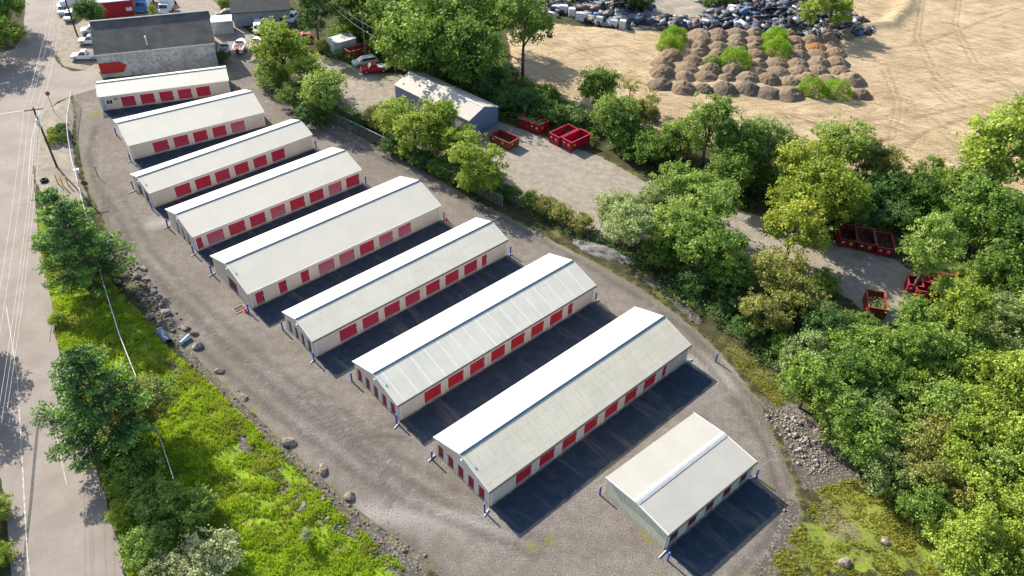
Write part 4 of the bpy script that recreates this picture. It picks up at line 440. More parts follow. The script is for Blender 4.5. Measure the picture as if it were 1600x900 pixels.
def build_ground():
    xs = np.arange(GX0, GX1 + .01, GS); ys = np.arange(GY0, GY1 + .01, GS)
    nx, ny = len(xs), len(ys)
    X, Y = np.meshgrid(xs, ys); x = X.ravel(); y = Y.ravel()
    z = zone_fields(x, y)
    hh = ground_height(x, y, z)
    border = np.minimum.reduce([x - xs[0], xs[-1] - x, y - ys[0], ys[-1] - y])
    hh = np.where(border < 6, hh * border / 6, hh)
    lane_shade = np.zeros_like(x)
    for l in LANE_SHADE: lane_shade = np.maximum(lane_shade, soft(sdist(x, y, l), .6))
    weed = np.zeros_like(x)
    for wx, wy, wr in WEEDS: weed = np.maximum(weed, np.clip(1.15 - np.hypot(x - wx, y - wy) / (wr * 1.3), 0, 1))
    weed = np.maximum(weed, soft(z['strip'], 1.0)); weed = np.maximum(weed, soft(z['verge'], 2.0) * .75)
    weed = np.maximum(weed, np.clip(1 - np.abs(z['yard']) / 2.0, 0, 1) * .55)
    weed = np.maximum(weed, np.clip(.6 - np.abs(z['lot']) / 2.5, 0, 1))
    weed = np.maximum(weed, soft(z['roadside'], 1.0) * .32)
    track = np.zeros_like(x)
    for tr in TRACKS: track = np.maximum(track, np.exp(-(ldist(x, y, tr) / .5) ** 2))
    for tr in TRACKS[:6]:
        off = [(a + 1.3, b + 1.3) for a, b in tr]
        track = np.maximum(track, np.exp(-(ldist(x, y, off) / .5) ** 2) * .8)
    pale = np.zeros_like(x)
    for pl_ in PALE: pale = np.maximum(pale, np.exp(-(ldist(x, y, pl_) / 1.3) ** 2))
    mid = np.zeros_like(x)
    for tr in SANDTR:
        for o_ in (0, 1.9):
            mid = np.maximum(mid, np.exp(-(ldist(x, y, [(a + o_ * .8, b + o_ * .6) for a, b in tr]) / .42) ** 2))
    rub = soft(z['rubble'], 1.0)
    for line, w, dn in RUB: rub = np.maximum(rub, np.clip(1.05 - ldist(x, y, line) / (w * 1.25), 0, 1) * .95)
    grass = np.maximum(soft(z['grass'], .8), soft(z['verge'], 1.5) * .62)
    lotw = np.maximum.reduce([soft(z['lot'], 1.0), soft(z['roadside'], .8) * .9, soft(z['park'], 1.0), soft(z['debris'], 2.0) * .75])
    A = np.stack([soft(z['yard'], .9), grass, soft(z['sand'], 1.2)], 1)
    Bz = np.stack([lane_shade, lotw, soft(z['road'], .5)], 1)
    Cz = np.stack([weed, rub, pale], 1)
    Dz = np.stack([track, mid, mid], 1)
    V = np.stack([x, y, hh], 1)
    idx = np.arange(nx * ny).reshape(ny, nx)
    F = np.stack([idx[:-1, :-1], idx[:-1, 1:], idx[1:, 1:], idx[1:, :-1]], -1).reshape(-1, 4)
    cz = {k: q[F].mean(1) for k, q in z.items()}
    cls = np.zeros(len(F), int)
    cls[np.maximum(cz['lot'], cz['park']) > 0] = 1
    cls[cz['sand'] > 0] = 2
    cls[(cz['grass'] > 0) | (cz['verge'] > 0)] = 3
    cls[cz['roadside'] > 0] = 5
    cls[cz['yard'] > 0] = 4
    names = ['ground', 'gravel_lot', 'sand_field', 'grass_bank', 'gravel_yard', 'roadside_soil']
    for k, nm in enumerate(names):
        Fk = F[cls == k]
        used, inv = np.unique(Fk, return_inverse=True)
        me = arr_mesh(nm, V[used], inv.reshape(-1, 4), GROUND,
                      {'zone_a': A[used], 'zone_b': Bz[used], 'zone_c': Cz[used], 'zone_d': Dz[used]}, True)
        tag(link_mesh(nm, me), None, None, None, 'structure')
    # the land that carries on to the horizon
    E = 2600.0
    xe = [-E, xs[0], xs[-1], E]; ye = [-E, ys[0], ys[-1], E]
    Vo = np.array([(a, b, 0.0) for b in ye for a in xe]); Fo = []
    for j in range(3):
        for i in range(3):
            if (i, j) != (1, 1): Fo.append((j*4+i, j*4+i+1, (j+1)*4+i+1, (j+1)*4+i))
    tag(link_mesh('far_ground', arr_mesh('far_ground', Vo, np.array(Fo), GROUND)), None, None, None, 'structure')
build_ground()

def gz(px, py):
    a = np.array([float(px)]); b = np.array([float(py)])
    return float(ground_height(a, b, zone_fields(a, b))[0])

# ------------------------------------------------------------------ road
def road_material():
    t = NT('worn_asphalt')
    nb = t.noise(.25, 5, .6); nf = t.noise(2.2, 5, .7); ng = t.noise(18, 2, .7)
    c = t.mix(t.step(nb, .35, .65), (.255, .212, .182), (.31, .264, .228))
    c = t.mix(t.step(nf, .5, .72, 0, .35), c, (.19, .18, .172))
    c = t.mix(t.step(ng, .5, .75, 0, .35), c, (.14, .135, .13))
    n = t.n.new('ShaderNodeTexVoronoi'); n.feature = 'DISTANCE_TO_EDGE'; n.inputs['Scale'].default_value = .11
    wv = t.n.new('ShaderNodeVectorMath'); wv.operation = 'ADD'
    nz = t.n.new('ShaderNodeTexNoise'); nz.inputs['Scale'].default_value = .5; nz.inputs['Detail'].default_value = 4
    t.link(t.geo.outputs['Position'], nz.inputs['Vector'])
    sc = t.n.new('ShaderNodeVectorMath'); sc.operation = 'SCALE'; sc.inputs['Scale'].default_value = 3.0
    t.link(nz.outputs['Color'], sc.inputs[0]); t.link(t.geo.outputs['Position'], wv.inputs[0]); t.link(sc.outputs[0], wv.inputs[1])
    t.link(wv.outputs[0], n.inputs['Vector'])
    crack = t.math('MULTIPLY', t.step(n.outputs['Distance'], .001, .006, .4, 0), t.step(nb, .5, .6))
    c = t.mix(crack, c, (.09, .085, .08))
    t.color(c); t.bsdf.inputs['Roughness'].default_value = .9
    t.bump(ng, .3, .02)
    return t.m
ROAD = road_material()
def sheet(name, poly, z, m, seed=0, wob=.12, kind='structure'):
    rr = random.Random(seed); pts = []
    for i in range(len(poly)):
        a = Vector(poly[i]); b = Vector(poly[(i + 1) % len(poly)])
        n = max(1, int((b - a).length / .8)) if (b - a).length < 60 else 1
        for k in range(n):
            p = a.lerp(b, k / n); pts.append((p.x + rr.uniform(-wob, wob), p.y + rr.uniform(-wob, wob)))
    import bmesh
    bm = bmesh.new(); vs = [bm.verts.new((px, py, z)) for px, py in pts]
    bm.faces.new(vs); bmesh.ops.triangulate(bm, faces=bm.faces)
    bmesh.ops.recalc_face_normals(bm, faces=bm.faces)
    for f in bm.faces:
        if f.normal.z < 0: f.normal_flip()
    me = bpy.data.meshes.new(name); bm.to_mesh(me); bm.free(); me.materials.append(m)
    o = link_mesh(name, me)
    return tag(o, None, None, None, kind)
sheet('road', ZONES['road'], .03, ROAD, 1)
PAINT = mat('worn_road_paint', (.55, .53, .48), .8, var=.25, scale=3, grain=.6)
DARKLINE = mat('tar_seam', (.09, .085, .082), .8, var=.2, scale=3)  # colour of the thin dark lines drawn along the road
def strip(name, pts, w, z, m, parent=None):
    mb = MB()
    pts = [Vector((a, b, 0)) for a, b in pts]
    for i in range(len(pts) - 1):
        a, b = pts[i], pts[i + 1]
        def nrm(i):
            d = (pts[min(i + 1, len(pts) - 1)] - pts[max(i - 1, 0)]).normalized(); return Vector((-d.y, d.x, 0)) * w / 2
        na, nb_ = nrm(i), nrm(i + 1)
        mb.add([(a - na) + Vector((0, 0, z)), (b - nb_) + Vector((0, 0, z)), (b + nb_) + Vector((0, 0, z)), (a + na) + Vector((0, 0, z))], [(0, 1, 2, 3)])
    o = mb.build(name, m, parent, recalc=False)
    return tag(o, None, None, None, 'structure')
for nm, pts, w, m in ROADMARKS:
    strip(nm, pts, w, .036 if m == 'p' else .033, PAINT if m == 'p' else DARKLINE)

# ------------------------------------------------------------------ storage buildings
W_WALL = ribbed('cream_metal_siding', (.62, .54, .46), .3, .35, 'auto', shade=.12, rough=.55)
W_WALL9 = ribbed('ribbed_greenish_siding', (.62, .60, .47), .3, .9, 'auto', shade=.5, rough=.55)
RF_SMOOTH = ribbed('pale_metal_roof', (.74, .675, .55), .3, .4, 'x', var=.03, stain=.12, shade=.05, rough=.5)
RF_SEAM = ribbed('pale_metal_roof_with_lap_seams', (.70, .665, .55), .3, .35, 'x', seams=1.86, stain=.3, rough=.5)
RF_WORN = ribbed('weathered_metal_roof', (.72, .65, .505), .3, .7, 'x', stain=.4, shade=.14, purlin=.28, rough=.55)
RF_WORN6 = ribbed('lightly_weathered_metal_roof', (.73, .67, .54), .3, .5, 'x', stain=.25, shade=.08, purlin=.15, rough=.55)
RF_GREY = ribbed('grey_metal_roof', (.41, .39, .345), .3, .25, 'x', stain=.12, rough=.45)
TRIM = mat('white_trim', (.78, .77, .74), .5, var=.04)
TRIM_DARK = mat('dark_gutter', (.06, .055, .05), .6)
RIDGE_SHADE = mat('blue_grey_ridge_cap', (.085, .14, .21), .5, var=.1)  # dark blue puts the shaded side of the ridge into its colour
RIDGE_GREY = mat('grey_ridge_cap', (.42, .43, .43), .5, var=.05)
WHITE = mat('white_plastic', (.8, .8, .8), .5, var=.04)
CONC = mat('concrete_apron', (.36, .34, .31), .9, var=.15, scale=2, grain=.3)
BLUE_P = mat('blue_painted_post', (.02, .07, .48), .5, var=.1)
BLUE_CAP = mat('light_blue_cap', (.12, .38, .75), .5, var=.1)
GLASS = mat('dark_window_glass', (.03, .04, .05), .12, spec=.6)

def door_mat(name, col, col2, fade):
    t = NT(name)
    s = t.n.new('ShaderNodeSeparateXYZ'); t.link(t.tc.outputs['Object'], s.inputs[0])
    ph = t.math('FRACT', t.math('DIVIDE', s.outputs[2], .12))
    rib = t.step(t.math('ABSOLUTE', t.math('SUBTRACT', ph, .5)), .1, .4)
    nz = t.noise(1.2, 4, .6, t.tc.outputs['Object'])
    f = t.math('ADD', t.math('MULTIPLY', t.step(s.outputs[2], 0.2, 2.2, 1.0, 0.0), fade), t.math('MULTIPLY', t.math('SUBTRACT', nz, .5), .5), clamp=True)
    f = t.math('ADD', f, t.math('MULTIPLY', t.rand(), .35), clamp=True)
    c = t.mix(f, col, col2)
    c = t.mix(t.math('MULTIPLY', rib, .22), c, tuple(q * .5 for q in col))
    t.color(c); t.bsdf.inputs['Roughness'].default_value = .55
    t.bump(rib, .5, .03)
    return t.m
DOOR_R = door_mat('red_roll_up_door', (.43, .010, .042), (.46, .06, .10), .3)
DOOR_RED8 = door_mat('bright_red_roll_up_door', (.48, .008, .022), (.50, .03, .055), .2)
DOOR_F = door_mat('sun_faded_red_roll_up_door', (.50, .05, .10), (.46, .17, .23), .9)
DOOR_D = door_mat('dull_maroon_roll_up_door', (.13, .014, .02), (.16, .035, .04), .2)

ORD = ['', 'farthest', 'second farthest', 'third farthest', 'fourth farthest', 'middle', 'fourth nearest long', 'third nearest', 'largest', 'short nearest']
BNAME = {1: 'farthest storage building in the row, with the small office corner',
         2: 'second storage building from the far end with five red doors',
         3: 'third storage building from the far end, narrow, with six red doors',
         4: 'fourth storage building from the far end, with faded red doors',
         5: 'wide middle storage building with three narrow doors and one broad gable door',
         6: 'narrow sixth storage building with a lightly weathered roof and dark gable doors',
         7: 'seventh storage building with pale seams striping its roof',
         8: 'large weathered eighth storage building, second from the near end',
         9: 'short grey roofed storage building at the near right end of the row'}
FADED = {4: [1, 4, 7], 5: [3, 4, 6, 7], 2: [4], 9: []}
def lamp(parent, x, y, z):
    l = MB().box(x - .18, x, y - .14, y + .14, z - .1, z + .12).build('wall_lamp', WHITE, parent, bevel=.02)
    MB().box(x - .24, x - .18, y - .1, y + .1, z - .08, z + .02).build('lens', mat('lamp_glass', (.7, .72, .75), .2), l)

for bi, (ex, ey, th, Wd, L, rise, doors) in enumerate(BLD):
    k = bi + 1
    root = thing('storage_building', BNAME[k], 'storage building', (ex, ey, 0), th, 'storage buildings in the row')
    ov = .12; h = EAVE; y0 = ov; y1 = Wd - ov; x0 = ov; x1 = L - ov; tw = .26
    ym = Wd / 2; dh = 2.08 if k != 9 else 2.15
    rz_ = lambda yy: h + rise * (yy if yy < ym else Wd - yy)     # roof surface height
    wallm = W_WALL9 if k == 9 else W_WALL
    gables = {1: [], 2: [(2.2, 3.2), (4.4, 5.4)], 3: [(1.0, 2.6), (3.4, 5.2)], 4: [(1.6, 2.6), (3.3, 4.3), (5.0, 6.0)], 5: [(3.2, 6.0)],
              6: [(.75, 1.75), (2.2, 3.2), (3.65, 4.65), (5.1, 6.1)], 7: [(.7 + 1.6 * i, 1.8 + 1.6 * i) for i in range(5)],
              8: [(.75 + 1.62 * i, 1.85 + 1.62 * i) for i in range(5)], 9: []}[k]
    wall = MB()
    # front long wall (facing the camera), piers and header
    xs_ = [x0 + tw] + [q for d in doors for q in d] + [x1 - tw]
    for i in range(0, len(xs_), 2):
        a, b = xs_[i], xs_[i + 1]
        if b - a > .02: wall.box(a, b, y0, y0 + tw, 0, dh)
    wall.box(x0 + tw, x1 - tw, y0, y0 + tw, dh, h - .02)
    wall.box(x0 + tw, x1 - tw, y1 - tw, y1, 0, h - .02)
    # gable walls: left one with its own openings
    for gx0, gx1, ops in ((x0, x0 + tw, gables), (x1 - tw, x1, [])):
        ys_ = [y0] + [q for d in ops for q in d] + [y1]
        for i in range(0, len(ys_), 2):
            wall.box(gx0, gx1, ys_[i], ys_[i + 1], 0, dh)
        wall.prism([(y0, dh), (y1, dh), (y1, rz_(y1) - .06), (ym, rz_(ym) - .06), (y0, rz_(y0) - .06)], gx0, gx1, 'x')
    wall.build('wall', wallm, root)
    # slab: a low concrete foundation showing as a sill in the doorways
    MB().box(x0 + .03, x1 - .03, y0 - .04, y1 - .03, -.05, .1).build('foundation', CONC, root)
    # roof: two ribbed slopes with thickness
    rm = {8: RF_WORN, 9: RF_GREY, 7: RF_SEAM, 6: RF_WORN6}.get(k, RF_SMOOTH)
    tk = .07
    rf = MB().prism([(0, h), (ym, rz_(ym)), (Wd, h), (Wd, h + tk), (ym, rz_(ym) + tk), (0, h + tk)], 0, L, 'x').build('roof', rm, root)
    zr = rz_(ym) + tk
    cw = {9: .3, 8: .2, 7: .2, 6: .18}.get(k, .17)
    MB().prism([(ym - cw, zr - cw * rise + .012), (ym - cw, zr - cw * rise + .05), (ym, zr + .075), (ym + cw * .4, zr - cw * .4 * rise + .05), (ym + cw * .4, zr - cw * .4 * rise + .012), (ym, zr + .012)], -.02, L + .02, 'x').build('ridge_cap', RIDGE_GREY if k == 9 else RIDGE_SHADE, rf)
    if k == 9:
        MB().prism([(ym + .12, zr - .12 * rise + .02), (ym + .12, zr - .12 * rise + .09), (ym + .34, zr - .34 * rise + .09), (ym + .34, zr - .34 * rise + .02)], -.02, L + .02, 'x').build('ridge_trim', TRIM, rf)
    for gx in (-.03, L - .06):
        MB().prism([(-.02, h - .1), (ym, rz_(ym) - .1), (Wd + .02, h - .1), (Wd + .02, h + .1), (ym, rz_(ym) + .1), (-.02, h + .1)], gx, gx + .09, 'x').build('gable_trim', TRIM, rf)
    g_ = MB().box(-.03, L + .03, -.13, -.004, h - .09, h + .045).build('gutter', TRIM_DARK if k >= 6 else TRIM, root)
    for gx in (.3, L - .35):
        MB().box(gx, gx + .09, y0 - .1, y0 - .012, .15, h - .09).build('downspout', TRIM, g_)
    # doors
    for j, (a, b) in enumerate(doors):
        fd = j in FADED.get(k, [])
        dm = DOOR_F if fd else (DOOR_D if k == 9 else (DOOR_RED8 if k >= 7 else DOOR_R))
        d = MB().box(a, b, y0 + .13, y0 + .19, .1, dh).build('roll_up_door', dm, root)
        if fd: d['label'] = 'sun faded pinkish roll up door'
        MB().box(b - .16, b - .06, y0 + .1, y0 + .127, 1.05, 1.15).build('latch', WHITE, d)
        MB().box(a, b, y0 + .12, y0 + .132, .1, .2).build('bottom_bar', mat('door_bottom_bar', (.45, .42, .42), .5), d)
        MB().box(a - .02, a + .03, y0 - .012, y0 + .12, .1, dh).box(b - .03, b + .02, y0 - .012, y0 + .12, .1, dh).box(a - .02, b + .02, y0 - .012, y0 + .12, dh - .03, dh + .03).build('door_frame', TRIM, d)
    for a, b in gables:
        d = MB().box(x0 + .17, x0 + .22, a, b, .1, dh).build('unit_door' if b - a < 2 else 'roll_up_door', DOOR_D if k < 7 else mat('deep_red_door', (.30, .008, .025), .5), root)
        MB().box(x0 - .012, x0 + .17, a - .02, a + .03, .1, dh).box(x0 - .012, x0 + .17, b - .03, b + .02, .1, dh).box(x0 - .012, x0 + .17, a - .02, b + .02, dh - .03, dh + .03).build('door_frame', TRIM, d)
    if 3 <= k <= 8: lamp(root, x0 - .02, ym - .25, rz_(ym) - .55)
    if k in (3, 5, 7, 8):
        a = MB().tube((.35, ym + .1, zr), (.35, ym + .1, zr + .75), .02).build('antenna', mat('galvanised_metal', (.4, .4, .4), .4, .6), root)
        MB().box(.22, .48, ym + .06, ym + .14, zr + .6, zr + .66).build('antenna_bar', _mc['galvanised_metal'], a)
    if k in (2, 4, 6, 7, 8, 9):
        MB().tube((.3 if k == 9 else -.1, y0 - .2, .08), (-.9, y0 - .5 if k != 9 else y0 - .3, .05), .06).build('drain_pipe', WHITE, root)
    if k in (3, 4, 5, 8):
        MB().tube((-.05, y1 - .1, .1), (-1.1, y1 - .3, .06), .06).build('drain_pipe', WHITE, root)
    if k in (5, 6, 7, 8, 9):
        MB().tube((L - .3, y0 - .1, .2), (L + .7, y0 - .35, .06), .06).build('drain_pipe', WHITE, root)
    if k == 1:
        w_ = MB().box(1.1, 2.1, y0 - .03, y0 + .02, 1.05, 1.85).build('window', TRIM, root)
        MB().box(1.16, 1.57, y0 - .045, y0 - .031, 1.1, 1.8).box(1.63, 2.04, y0 - .045, y0 - .031, 1.1, 1.8).build('pane', GLASS, w_)
        MB().box(.25, .85, y0 - .05, y0 - .004, .1, 2.05).build('office_door', mat('lilac_grey_door', (.42, .42, .52), .6, grain=.4, scale=3), root)
        MB().box(2.4, 3.0, y0 - .05, y0 - .004, 1.65, 2.0).build('vent', mat('grey_vent', (.2, .22, .2), .6), root)
        MB().box(2.5, 2.8, y0 - .06, y0 - .004, .75, .98).build('meter_box', mat('grey_meter', (.35, .37, .35), .6), root)

# ------------------------------------------------------------------ bollards
def bollard(h, m, cap, lab, group, cat='bollard'):
    t = thing('bollard', lab, cat, group=group)
    MB().tube((0, 0, -.1), (0, 0, h), .095, .095, 14).build('post', m, t, smooth=False)
    c = MB(); n = 12
    c.tube((0, 0, h), (0, 0, h + .04), .1, .09, n).tube((0, 0, h + .04), (0, 0, h + .1), .09, .04, n)
    c.build('cap', cap, t)
    return t
BTXT = {1: 'first storage building', 2: 'second storage building', 3: 'third storage building', 4: 'fourth storage building', 5: 'wide middle storage building', 6: 'sixth storage building', 7: 'seam roofed seventh storage building', 8: 'large weathered storage building', 9: 'short grey roofed storage building'}
b0 = None
for x, y, k, side in BOLL:
    lab = 'blue bollard at the %s %s of the %s%s' % (side, 'end' if side == 'right' else 'corner', BTXT[k], '' if k >= 5 else ' from the far end')
    if b0 is None: b0 = bollard(1.35, BLUE_P, BLUE_CAP, lab, 'blue bollards at the building corners'); b0.location = (x, y, 0)
    else: dup(b0, lab, (x, y, 0))
yb = None
for (x, y), lab in zip(YBOLL, ['yellow post nearest the road in the group of three', 'middle yellow post of the group of three', 'yellow post nearest the fence in the group of three']):
    if yb is None: yb = bollard(1.5, mat('yellow_paint', (.62, .40, .03), .5, var=.1), mat('pale_cap', (.7, .6, .4), .6), lab, 'yellow posts beside the pine'); yb.location = (x, y, 0)
    else: dup(yb, lab, (x, y, 0))
def cone(lab, x, y):
    t = thing('traffic_cone', lab, 'traffic cone', (x, y, 0.02), group='orange traffic cones')
    om = mat('orange_plastic', (.75, .07, .015), .5)
    MB().tube((0, 0, .04), (0, 0, .85), .17, .04, 14).build('cone_body', om, t)
    MB().box(-.24, .24, -.24, .24, 0, .05).build('base', om, t)
    MB().tube((0, 0, .42), (0, 0, .58), .112, .085, 14).build('reflective_band', WHITE, t)
for (x, y), lab in zip(CONES, ['orange cone behind the blue bollard at the right end of the wide middle building', 'orange cone beside the drain grate at the corner of the wide middle building', 'orange cone at the left end of the rusty container beside the white car']): cone(lab, x, y)
# drain grate
t = thing('drain_grate', 'square rusty drain grate in the gravel at the corner of the wide middle storage building', 'drain grate', (DRAIN[0], DRAIN[1], .02), R(44))
MB().box(-.75, .75, -.62, -.5, 0, .06).box(-.75, .75, .5, .62, 0, .06).box(-.75, -.62, -.499, .499, 0, .06).box(.62, .75, -.499, .499, 0, .06).build('concrete_rim', CONC, t)
gm = MB()
for i in range(11): gm.box(-.6 + i * .11, -.55 + i * .11, -.49, .49, 0.0, .04)
gm.build('grate_bars', mat('rusty_iron', (.16, .07, .03), .8, var=.3, scale=6), t)

# ------------------------------------------------------------------ foliage
def leaf_mat(name, c1, c2, c3, trans=.28):
    t = NT(name)
    a = t.n.new('ShaderNodeAttribute'); a.attribute_name = 'tone'
    ob = t.n.new('ShaderNodeObjectInfo')
    f = t.math('ADD', t.math('MULTIPLY', a.outputs['Fac'], .8), t.math('MULTIPLY', ob.outputs['Random'], .3))
    r = t.n.new('ShaderNodeValToRGB'); r.color_ramp.elements[0].color = (*c1, 1); r.color_ramp.elements[0].position = .15
    r.color_ramp.elements[1].color = (*c3, 1); r.color_ramp.elements[1].position = .98
    e = r.color_ramp.elements.new(.55); e.color = (*c2, 1)
    t.link(f, r.inputs[0]); t.color(r.outputs[0])
    t.bsdf.inputs['Roughness'].default_value = .6; t.bsdf.inputs['Specular IOR Level'].default_value = .25
    tr = t.n.new('ShaderNodeBsdfTranslucent')
    mc = t.mix(.5, r.outputs[0], tuple(min(1, q * 1.4) for q in c3)); t.link(mc, tr.inputs['Color'])
    ms = t.n.new('ShaderNodeMixShader'); ms.inputs[0].default_value = trans
    t.link(t.bsdf.outputs[0], ms.inputs[1]); t.link(tr.outputs[0], ms.inputs[2])
    t.link(ms.outputs[0], t.n['Material Output'].inputs['Surface'])
    return t.m
LEAF = {
    'mid': leaf_mat('leaves_mid_green', (.04, .10, .018), (.13, .235, .035), (.31, .42, .07)),
    'fresh': leaf_mat('leaves_fresh_green', (.065, .135, .02), (.20, .31, .048), (.44, .54, .13)),
    'bright': leaf_mat('leaves_yellow_green', (.10, .16, .016), (.26, .355, .035), (.48, .56, .11)),
    'dark': leaf_mat('leaves_dark_green', (.03, .085, .026), (.08, .165, .04), (.19, .30, .065)),
    'olive': leaf_mat('leaves_olive', (.11, .12, .022), (.25, .26, .055), (.44, .43, .12)),
    'grey': leaf_mat('leaves_grey_green', (.10, .15, .04), (.27, .35, .11), (.52, .59, .26)),
    'yellow': leaf_mat('leaves_golden_green', (.08, .135, .015), (.23, .32, .032), (.50, .51, .07)),
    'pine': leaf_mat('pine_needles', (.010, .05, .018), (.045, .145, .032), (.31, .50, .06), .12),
    'lime': leaf_mat('feathery_bright_green', (.12, .22, .008), (.22, .38, .012), (.34, .52, .02)),
    'silver': leaf_mat('silvery_leaves', (.16, .19, .07), (.34, .38, .16), (.58, .60, .34)),
}
BARK = mat('bark', (.11, .085, .065), .95, var=.3, scale=6, bump=.5)
BARK_PALE = mat('pale_bark', (.22, .19, .15), .95, var=.3, scale=6, bump=.5)

def leaves_from(points, dirs, tones, size, rs, flat=.55, aspect=.6):
    """one rhombic leaf per point, facing roughly along dirs"""
    n = len(points)
    nr = dirs * flat + rs.normal(0, .55, (n, 3)) + np.array([0, 0, .25])
    nr /= np.linalg.norm(nr, axis=1)[:, None] + 1e-9
    a = np.cross(nr, rs.normal(0, 1, (n, 3))); a /= np.linalg.norm(a, axis=1)[:, None] + 1e-9
    b = np.cross(nr, a)
    s = size * rs.uniform(.65, 1.35, (n, 1))
    V = np.stack([points - a * s, points + b * s * aspect + nr * s * .15, points + a * s, points - b * s * aspect + nr * s * .15], 1).reshape(-1, 3)
    F = np.arange(n * 4).reshape(n, 4)
    return V, F, np.repeat(tones, 4)

KZ = {'round': 1.15, 'tall': 1.75, 'bush': .6, 'sparse': 1.5, 'high': 2.0}
def crown(seed, kind):
    rs = np.random.RandomState(seed); zc = KZ[kind]
    vr = {'round': .98, 'tall': 1.5, 'bush': .62, 'sparse': 1.35, 'high': 1.05}[kind]
    nl, nc, nv = {'round': (17, 17, 26), 'tall': (18, 16, 26), 'bush': (14, 17, 26), 'sparse': (9, 8, 24), 'high': (13, 15, 32)}[kind]
    P, Dd, T, lobes = [], [], [], []
    for i in range(nl):
        u = rs.uniform(-.75, 1); ph = 2.399 * i + rs.uniform(-.4, .4); s = math.sqrt(max(0, 1 - u * u))
        rr = rs.uniform(.45, .74)
        taper = 1.0
        if kind in ('tall', 'sparse'): taper = 1.0 - .45 * max(0, u)
        c = np.array([math.cos(ph) * s * rr * taper, math.sin(ph) * s * rr * taper, u * vr * .62 + zc])
        lr = rs.uniform(.24, .46) * (1 if kind != 'sparse' else .75)
        lobes.append(c); lt = rs.uniform(-.13, .13)
        for j in range(nc):
            d = rs.normal(0, 1, 3); d[2] = d[2] * .8 + .35; d /= np.linalg.norm(d)
            cc = c + d * lr * rs.uniform(.55, 1.12) * np.array([1, 1, .85])
            ct = rs.uniform(.25, .75) + lt
            off = rs.normal(0, 1, (nv, 3)) * np.array([.068, .068, .045])
            P.append(cc + off); Dd.append(np.tile(d, (nv, 1))); T.append(np.clip(ct + rs.normal(0, .14, nv), 0, 1))
    # stray sprays around the outline
    for j in range(26):
        d = rs.normal(0, 1, 3); d[2] = abs(d[2]) * .8; d /= np.linalg.norm(d)
        cc = np.array([d[0] * .98, d[1] * .98, zc + d[2] * vr]) * rs.uniform(.9, 1.04)
        P.append(cc + rs.normal(0, .05, (12, 3))); Dd.append(np.tile(d, (12, 1))); T.append(rs.uniform(.4, .9, 12))
    P = np.concatenate(P); Dd = np.concatenate(Dd); T = np.concatenate(T)
    P[:, 2] = np.maximum(P[:, 2], .03)
    V, F, tn = leaves_from(P, Dd, T, .042, rs)
    me = arr_mesh('crown', V, F, LEAF['mid'], {'tone': tn})
    tb = MB(); top = Vector((0, 0, zc * .9 + .1)); rt = .05 if kind != 'bush' else .025
    k1 = Vector((rs.uniform(-.06, .06), rs.uniform(-.06, .06), zc * .5))
    tb.tube((0, 0, -.05), k1, rt * 1.25, rt * .9, 8); tb.tube(k1, top, rt * .9, rt * .3, 7)
    for c in lobes[::1 if kind != 'bush' else 2]:
        base = k1.lerp(top, rs.uniform(.0, .6)); m_ = base.lerp(Vector(c), .5) + Vector((0, 0, .06))
        tb.tube(base, m_, rt * .45, rt * .3, 5, False); tb.tube(m_, Vector(c), rt * .3, rt * .08, 5, False)
    to = bpy.data.meshes.new('trunk'); to.from_pydata(tb.v, [], tb.f); to.materials.append(BARK)
    return me, to
CR = {}
for kind, n in (('round', 6), ('tall', 3), ('bush', 5), ('sparse', 2), ('high', 2)):
    CR[kind] = [crown(100 + 17 * i + len(kind) * 31, kind) for i in range(n)]
TR = random.Random(77)
NAMES = {'round': 'broadleaf_tree', 'tall': 'upright_tree', 'bush': 'bush', 'sparse': 'sparse_tree', 'high': 'broadleaf_tree'}
EXTRA = 0
for i, (x, y, r, kind, mt, lab, grp) in enumerate(TREES):
    if lab is None:
        lab = {'mid': 'green', 'dark': 'dark green', 'grey': 'greyish', 'fresh': 'fresh green'}[mt] + (' tree' if kind != 'bush' else ' bush') + FILLTXT[EXTRA]; EXTRA += 1
    me, tr = CR[kind][i % len(CR[kind])]
    root = thing(NAMES[kind], lab, 'bush' if kind == 'bush' else 'tree', (x, y, 0), TR.uniform(0, 6.28), grp, r * (1.14 if kind != 'bush' else 1.1))
    c = link_mesh('crown', me, root); c.material_slots[0].link = 'OBJECT'; c.material_slots[0].material = LEAF[mt]
    link_mesh('trunk' if kind != 'bush' else 'stems', tr, root)

